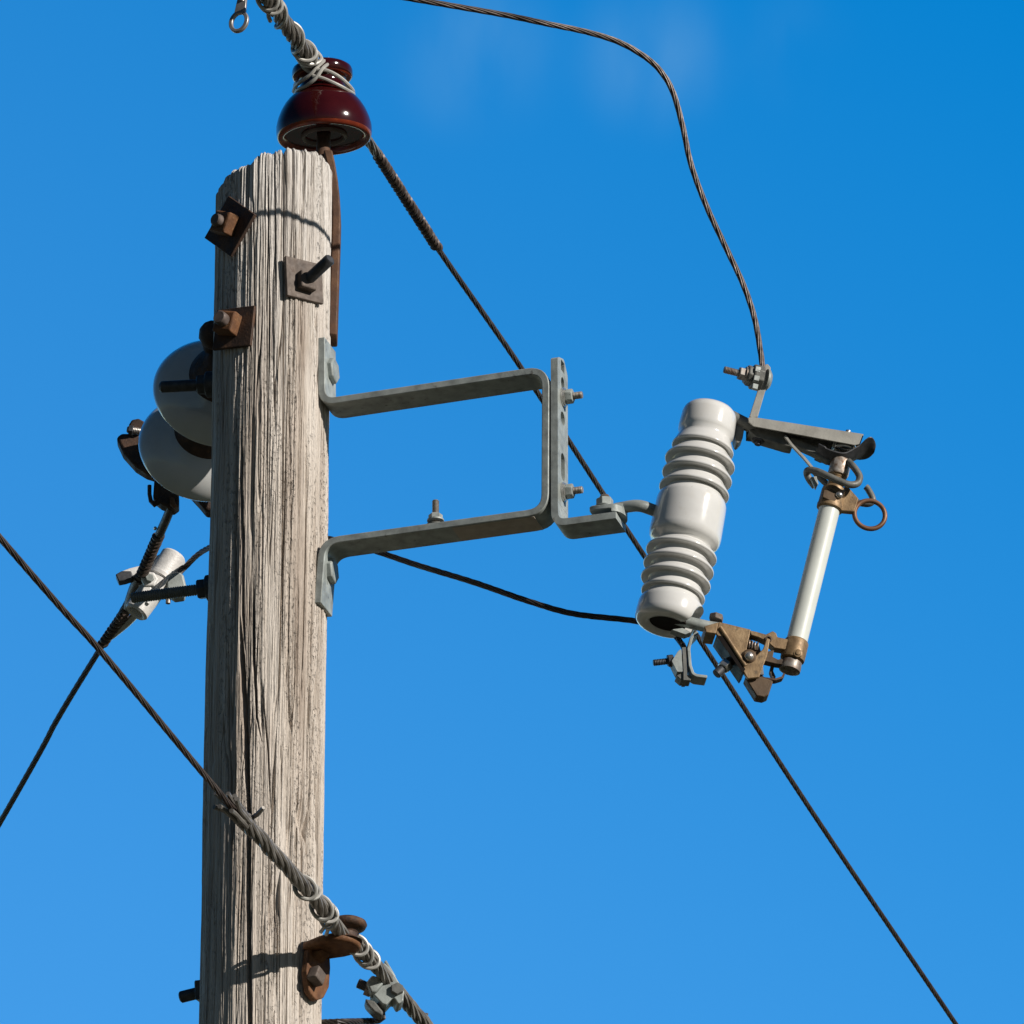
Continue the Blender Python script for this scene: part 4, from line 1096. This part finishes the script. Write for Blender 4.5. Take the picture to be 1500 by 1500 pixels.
# ------------------------------------------------------------------ jumper above and drop wire below the cutout
def jumpers():
    p = [(590, -4, -.46), (660, 8, -.435), (740, 22, -.405), (800, 34.5, -.39), (860, 47, -.345), (905, 61, -.31), (940, 80, -.285), (965, 101, -.268), (985, 133, -.255), (1000, 185, -.24), (1012, 240, -.23), (1034, 300, -.22), (1062, 360, -.212), (1088, 415, -.206), (1105, 465, -.202), (1114, 515, -.20), (1118, 545, -.20)]
    y_end = CP.at(1118, 545, -.028).y; dy = y_end - p[-1][2]
    pts = [A(x, y, d + dy * (i / (len(p) - 1)) ** 5) for i, (x, y, d) in enumerate(p)]
    pts = [pts[0] + (pts[0] - pts[1]) * 8, pts[0] + (pts[0] - pts[1]) * 3] + pts
    t = thing('jumper_wire', pts[-1], 'brown stranded wire bending in an arc down to the top clamp of the ribbed insulator', 'wire')
    MB().cable(spline(pts, 14), 0.0053, 7, 0.21, 7, step=0.014).build('strand', M['jumper'], t)
jumpers()

# ------------------------------------------------------------------ dead-end discs and strain clamp on the far side
AT0 = A(316, 492, 0.055)
SAX = Vector((-0.15, 0.0, 0.0))
DISC_AX = None
def discs():
    global DISC_AX, D2
    tilt = R_(17.6); az = R_(-9)
    ax = Vector((math.sin(az) * math.cos(tilt), math.cos(az) * math.cos(tilt), -math.sin(tilt)))
    c1 = A(319, 575, 0.205); c2 = A(297, 655, 0.205 + 0.160)
    ax = (c2 - c1).normalized()
    DISC_AX = ax
    for c, lab in ((c1, 'pale grey porcelain disc insulator nearest the pole, a dark bolt crossing it'), (c2, 'pale grey porcelain disc insulator farther down the string, half hidden by the other disc')):
        t = thing('disc_insulator', c, lab, 'insulator', 'disc insulators behind the pole')
        Rr = 96 * PX * 1.014
        prof = [(-0.050, 0.052), (-0.046, 0.058), (-0.042, 0.066), (-0.037, 0.078), (-0.031, 0.090), (-0.022, 0.102), (-0.011, 0.111), (0.0, Rr - 0.001), (0.006, Rr), (0.010, Rr - 0.002), (0.011, Rr - 0.006), (0.006, Rr - 0.010), (-0.004, 0.101), (0.004, 0.098), (0.008, 0.094), (0.004, 0.090), (-0.008, 0.082), (0.004, 0.074), (0.008, 0.070), (0.004, 0.066), (-0.012, 0.055), (0.004, 0.046), (0.006, 0.042), (0, 0.036), (-0.01, 0.02)]
        MB().lathe(c, ax, prof, 96).build('porcelain', M['disc'], t, sharp=60)
        cap = [(-0.112, 0.020), (-0.110, 0.030), (-0.100, 0.036), (-0.088, 0.042), (-0.076, 0.050), (-0.064, 0.056), (-0.050, 0.060), (-0.045, 0.060), (-0.0445, 0.054)]
        MB().lathe(c, ax, cap, 40).build('metal_cap', M['rust'], t, sharp=60)
        MB().lathe(c, ax, [(-0.02, 0.014), (0.012, 0.013), (0.05, 0.009)], 18).build('pin', M['rust'], t)
    # link from the pole to the first cap
    t = thing('pole_eye', AT0, 'rusty eye fitting at the left edge of the pole above the pale discs', 'fitting')
    cap = c1 - ax * 0.085
    MB().tube(spline([cap, cap.lerp(AT0, 0.5) + Vector((-.012, .01, 0.012)), AT0 + Vector((-0.006, 0.004, 0.006)), AT0 + Vector((0.01, -0.004, -.004)), Vector((0.055, 0.02, AT0.z))], 8), [0.014] * 8 + [0.02] * 8 + [0.024] * 8 + [0.02] * 9, 14).build('eye', M['rust'], t)
    return c2
D2 = discs()

def strain_clamp():
    global ZK, K0
    ax = DISC_AX
    base = D2 + ax * 0.05
    y0 = base.y
    pl = Plane(base + Vector((0, 0.035, 0)), (0, 1, 0))
    t = thing('strain_clamp', base, 'rusty strain clamp behind the pale discs gripping the wire that runs down left', 'clamp')
    out = [(170, 640), (178, 634), (192, 634), (206, 638), (240, 645), (300, 670), (318, 720), (318, 748), (302, 748), (292, 736), (270, 712), (240, 700), (214, 692), (198, 682), (180, 662)]
    p = fillet([pl.at(x, y, 0.02) for x, y in out], 0.010, True, 5)
    MB().prism(p, Vector((0, 0.035, 0))).build('body', M['rust'], t, bevel=0.006, seg=3)
    out = [(188, 622), (193, 614), (203, 612), (214, 618), (216, 634), (196, 634)]
    MB().prism(fillet([pl.at(x, y, 0.02) for x, y in out], 0.006), Vector((0, 0.03, 0))).build('upper_ear', M['rust'], t, bevel=0.004)
    a, b = pl.at(186, 629, 0.015), pl.at(206, 632, 0.015)
    mb = MB(); mb.thread(a, b, 0.0065, 0.003); mb.build('u_bolt', M['lug'], t)
    mb = MB(); mb.nut(pl.at(189, 630, .015), b - a, 0.010, 0.008); mb.build('nut', M['darkbolt'], t)
    # clevis below with a cotter hook
    out = [(226, 700), (250, 706), (262, 722), (262, 740), (254, 746), (246, 742), (236, 738), (224, 728)]
    MB().prism(fillet([pl.at(x, y, -0.01) for x, y in out], 0.006), Vector((0, 0.03, 0))).build('clevis', M['rust'], t, bevel=0.004)
    MB().tube([pl.at(252, 730, -.014), pl.at(253, 738, -.016), pl.at(257, 744, -.015)], [0.004, 0.0055, 0.004], 10).build('clevis_lip', M['rust_orange'], t)
    hk = [(238, 730), (231, 735), (226, 739), (221, 734), (219, 724), (219, 711)]
    MB().tube([pl.at(x, y, -.005) for x, y in hk], [0.006, 0.0065, 0.006, 0.0042, 0.0038, 0.0038], 8).build('cotter_hook', M['rust'], t)
    K0 = pl.at(251, 742, 0.0)
    ZK = K0.z
strain_clamp()

def left_line():
    t = thing('overhead_wire', K0, 'dark wire running from the pale discs down to the lower left edge', 'power line')
    dn = (V(0, 1205, ZK) - V(150, 945, ZK)).normalized()
    MB().cable(spline([K0, V(234, 782, ZK), V(205, 848, ZK), V(180, 893, ZK), V(150, 945, ZK), V(85, 1052, ZK), V(0, 1205, ZK), V(0, 1205, ZK) + dn * 3], 30), 0.0056, 8, 0.24, 6, step=0.016).build('conductor', M['black_wire'], t)
    MB().tube([K0, V(243, 762, ZK), V(234, 782, ZK)], 0.0085, 12).build('rod_end', M['black_wire'], t)
    mb = MB(); mb.coil([V(233, 783, ZK), V(206, 846, ZK)], 0.0074, 0.0044, 0.016, 6, 14); mb.build('wound_sleeve', M['sleeve'], t)
    mb = MB(); mb.coil([V(194, 880, ZK), V(150, 944, ZK)], 0.0064, 0.0040, 0.016, 6, 14); mb.build('wound_sleeve', M['sleeve'], t)
    MB().tube(spline([V(206, 846, ZK), V(197, 866, ZK), V(190, 888, ZK)], 6), 0.0125, 12).build('armour_rods', M['wire'], t)
    mb = MB()
    for dx, dy in ((0, 0), (5, 3), (9, 0), (7, 6)):
        c = V(227 + dx, 779 + dy, ZK) + Vector((0, -0.008, 0.002))
        mb.lathe(c, (0.4, -1, 0.2), [(0, 0.0032), (0.004, 0.0032), (0.006, 0.001)], 8)
    mb.build('rod_tips', M['shiny'], t)
    a, b = V(196, 897, ZK), V(150, 944, ZK)
    sh = Vector((0.015, -0.02, 0))
    MB().tube([a + sh, a.lerp(b, 0.45) + sh, a.lerp(b, 0.8) + sh * .6, b], [0.0085, 0.0085, 0.006, 0.003], 14).build('tapered_sleeve', M['shiny'], t)
left_line()

def grip_clamp():
    c = V(226, 850, ZK)
    t = thing('wire_clamp', c, 'pale cast aluminium clamp on the left wire, behind the long threaded bolt', 'clamp')
    pl = Plane(c, (-0.1, 1, 0))
    # barrel along the wire's direction in two fat lengths, a wing and a bolt bracket
    a, b = pl.at(236, 845, 0), pl.at(256, 813, 0)
    d = (b - a).normalized()
    MB().lathe(a, d, [(0, 0.018), (0.001, 0.0245), ((b - a).length - .004, 0.0245), ((b - a).length, 0.021), ((b - a).length + .001, 0.014), ((b - a).length - .02, 0.012)], 36).build('upper_barrel', M['alu'], t)
    a, b = pl.at(199, 897, 0), pl.at(237, 846, 0)
    d = (b - a).normalized()
    MB().lathe(a, d, [(0.02, 0.012), (0.0, 0.015), (-0.002, 0.020), (0.002, 0.0235), ((b - a).length - .004, 0.0235), ((b - a).length, 0.019)], 36).build('lower_barrel', M['alu'], t)
    cj = pl.at(237, 846, 0)
    MB().lathe(cj - d * 0.007, d, [(0, 0.024), (0.002, 0.0268), (0.009, 0.0268), (0.011, 0.024)], 36).build('collar', M['alu'], t)
    for q0, q1 in (((216, 884), (230, 862)), ((232, 868), (244, 848))):
        MB().tube([pl.at(*q0, -0.022), pl.at(*q1, -0.023)], [0.004, 0.004], 8).build('casting_rib', M['alu'], t)
    out = [(206, 846), (214, 836), (226, 838), (232, 848), (226, 858), (212, 858)]
    MB().prism(fillet([pl.at(x, y, -0.030) for x, y in out], 0.004), Vector((0, 0.016, 0))).build('jaw', M['alu'], t, bevel=0.003)
    MB().nut(pl.at(219, 848, -0.030), pl.n * -1, 0.0085, 0.007, 6, 0.3).build('jaw_nut', M['galv'], t, bevel=0.0006)
    out = [(238, 809), (222, 818), (206, 828), (190, 832), (174, 838), (170, 846), (186, 848), (198, 846), (206, 862), (214, 878), (236, 868), (246, 836)]
    MB().prism(fillet([pl.at(x, y, -0.004) for x, y in out], 0.006), Vector((0, 0.022, 0))).build('wing', M['alu'], t, bevel=0.004, seg=3)
    out = [(169, 841), (178, 836), (192, 836), (196, 846), (184, 850), (174, 852)]
    MB().prism([pl.at(x, y, -0.008) for x, y in out], Vector((0, 0.02, 0))).build('wing_nut', M['darkbolt'], t, bevel=0.002)
    out = [(243, 850), (250, 838), (262, 836), (269, 842), (273, 858), (270, 872), (256, 874), (244, 866)]
    MB().prism(fillet([pl.at(x, y, -0.022) for x, y in out], 0.005), Vector((0, 0.03, 0))).build('keeper', M['galv'], t, bevel=0.004)
    out = [(213, 851), (222, 855), (222, 868), (213, 874), (205, 869)]
    MB().prism(fillet([pl.at(x, y, -0.026) for x, y in out], 0.004), Vector((0, 0.012, 0))).build('pad', M['alu'], t, bevel=0.003)
    mb = MB(); mb.cyl(pl.at(246, 884, -.01), pl.at(250, 842, -.01), 0.0045, 12); mb.build('bolt', M['bolt'], t)
    mb = MB(); mb.nut(pl.at(249, 843, -.012), pl.at(251, 838, -.012) - pl.at(249, 843, -.012), 0.0085, 0.008); mb.build('nut', M['shiny'], t)
    # drop wire, behind the pole and the bracket, to the foot of the fuse cutout
    w_ = thing('drop_wire', c, 'dark sagging wire from behind the pole to the foot of the ribbed white insulator', 'wire')
    path = [pl.at(259, 845, -0.012), pl.at(264, 838, -0.010), pl.at(273, 829, -0.005), A(288, 814, c.y - 0.05), A(305, 803, c.y - 0.12), A(350, 782, c.y * 0.55), A(430, 780, 0.28), A(525, 800, 0.14), A(612, 828, 0.06), A(700, 855, -0.02), A(775, 881, -0.07), A(840, 899, -0.10), A(925, 909, -0.115), A(975, 920, -0.12), CP.at(1000, 945, 0.018), CP.at(1006, 962, 0.01)]
    MB().cable(spline(path, 12), 0.0054, 7, 0.18, 6, step=0.014).build('strand', M['black_wire'], w_)
grip_clamp()

# ------------------------------------------------------------------ ring lug hanging in from the top edge
def ring_lug():
    y = Q0.y - 0.5
    c = A(350, 32, y)
    t = thing('ring_terminal', c, 'shiny ring terminal hanging in from the top edge, left of the tied wire', 'terminal')
    n = Vector((-0.38, -0.92, 0.08)).normalized()
    k = (c - CAM).length / FPX
    u, v = ortho(n, (0.10, 0, 1))
    oc = circle(c, v, u, 15.5 * k, 36, 18.5 * k); ic = circle(c, v, u, 9.5 * k, 32, 13 * k)
    MB().prism([p - n * 0.0035 for p in oc], n * 0.007, [[p - n * 0.0035 for p in ic]]).build('ring', M['lug'], t, bevel=0.0014)
    q = [(-9, 14), (9, 14), (7, 40), (-7, 40)]
    MB().prism([c + v * a * k + u * b * k - n * 0.003 for a, b in q], n * 0.006).build('neck', M['lug'], t, bevel=0.001)
    p0 = c + u * 34 * k
    MB().tube([p0, p0 + u * 0.03, p0 + u * 0.12], [0.006, 0.0085, 0.0085], 14).build('barrel', M['lug'], t)
    p1 = p0 + u * 0.12
    MB().cable(spline([p1, p1 + Vector((0.01, 0.03, .12)), p1 + Vector((0.05, 0.2, 0.25)), p1 + Vector((0.05, 0.6, 0.28))], 8), 0.006, 6, 0.09, 6).build('tail_wire', M['wire'], t)
ring_lug()
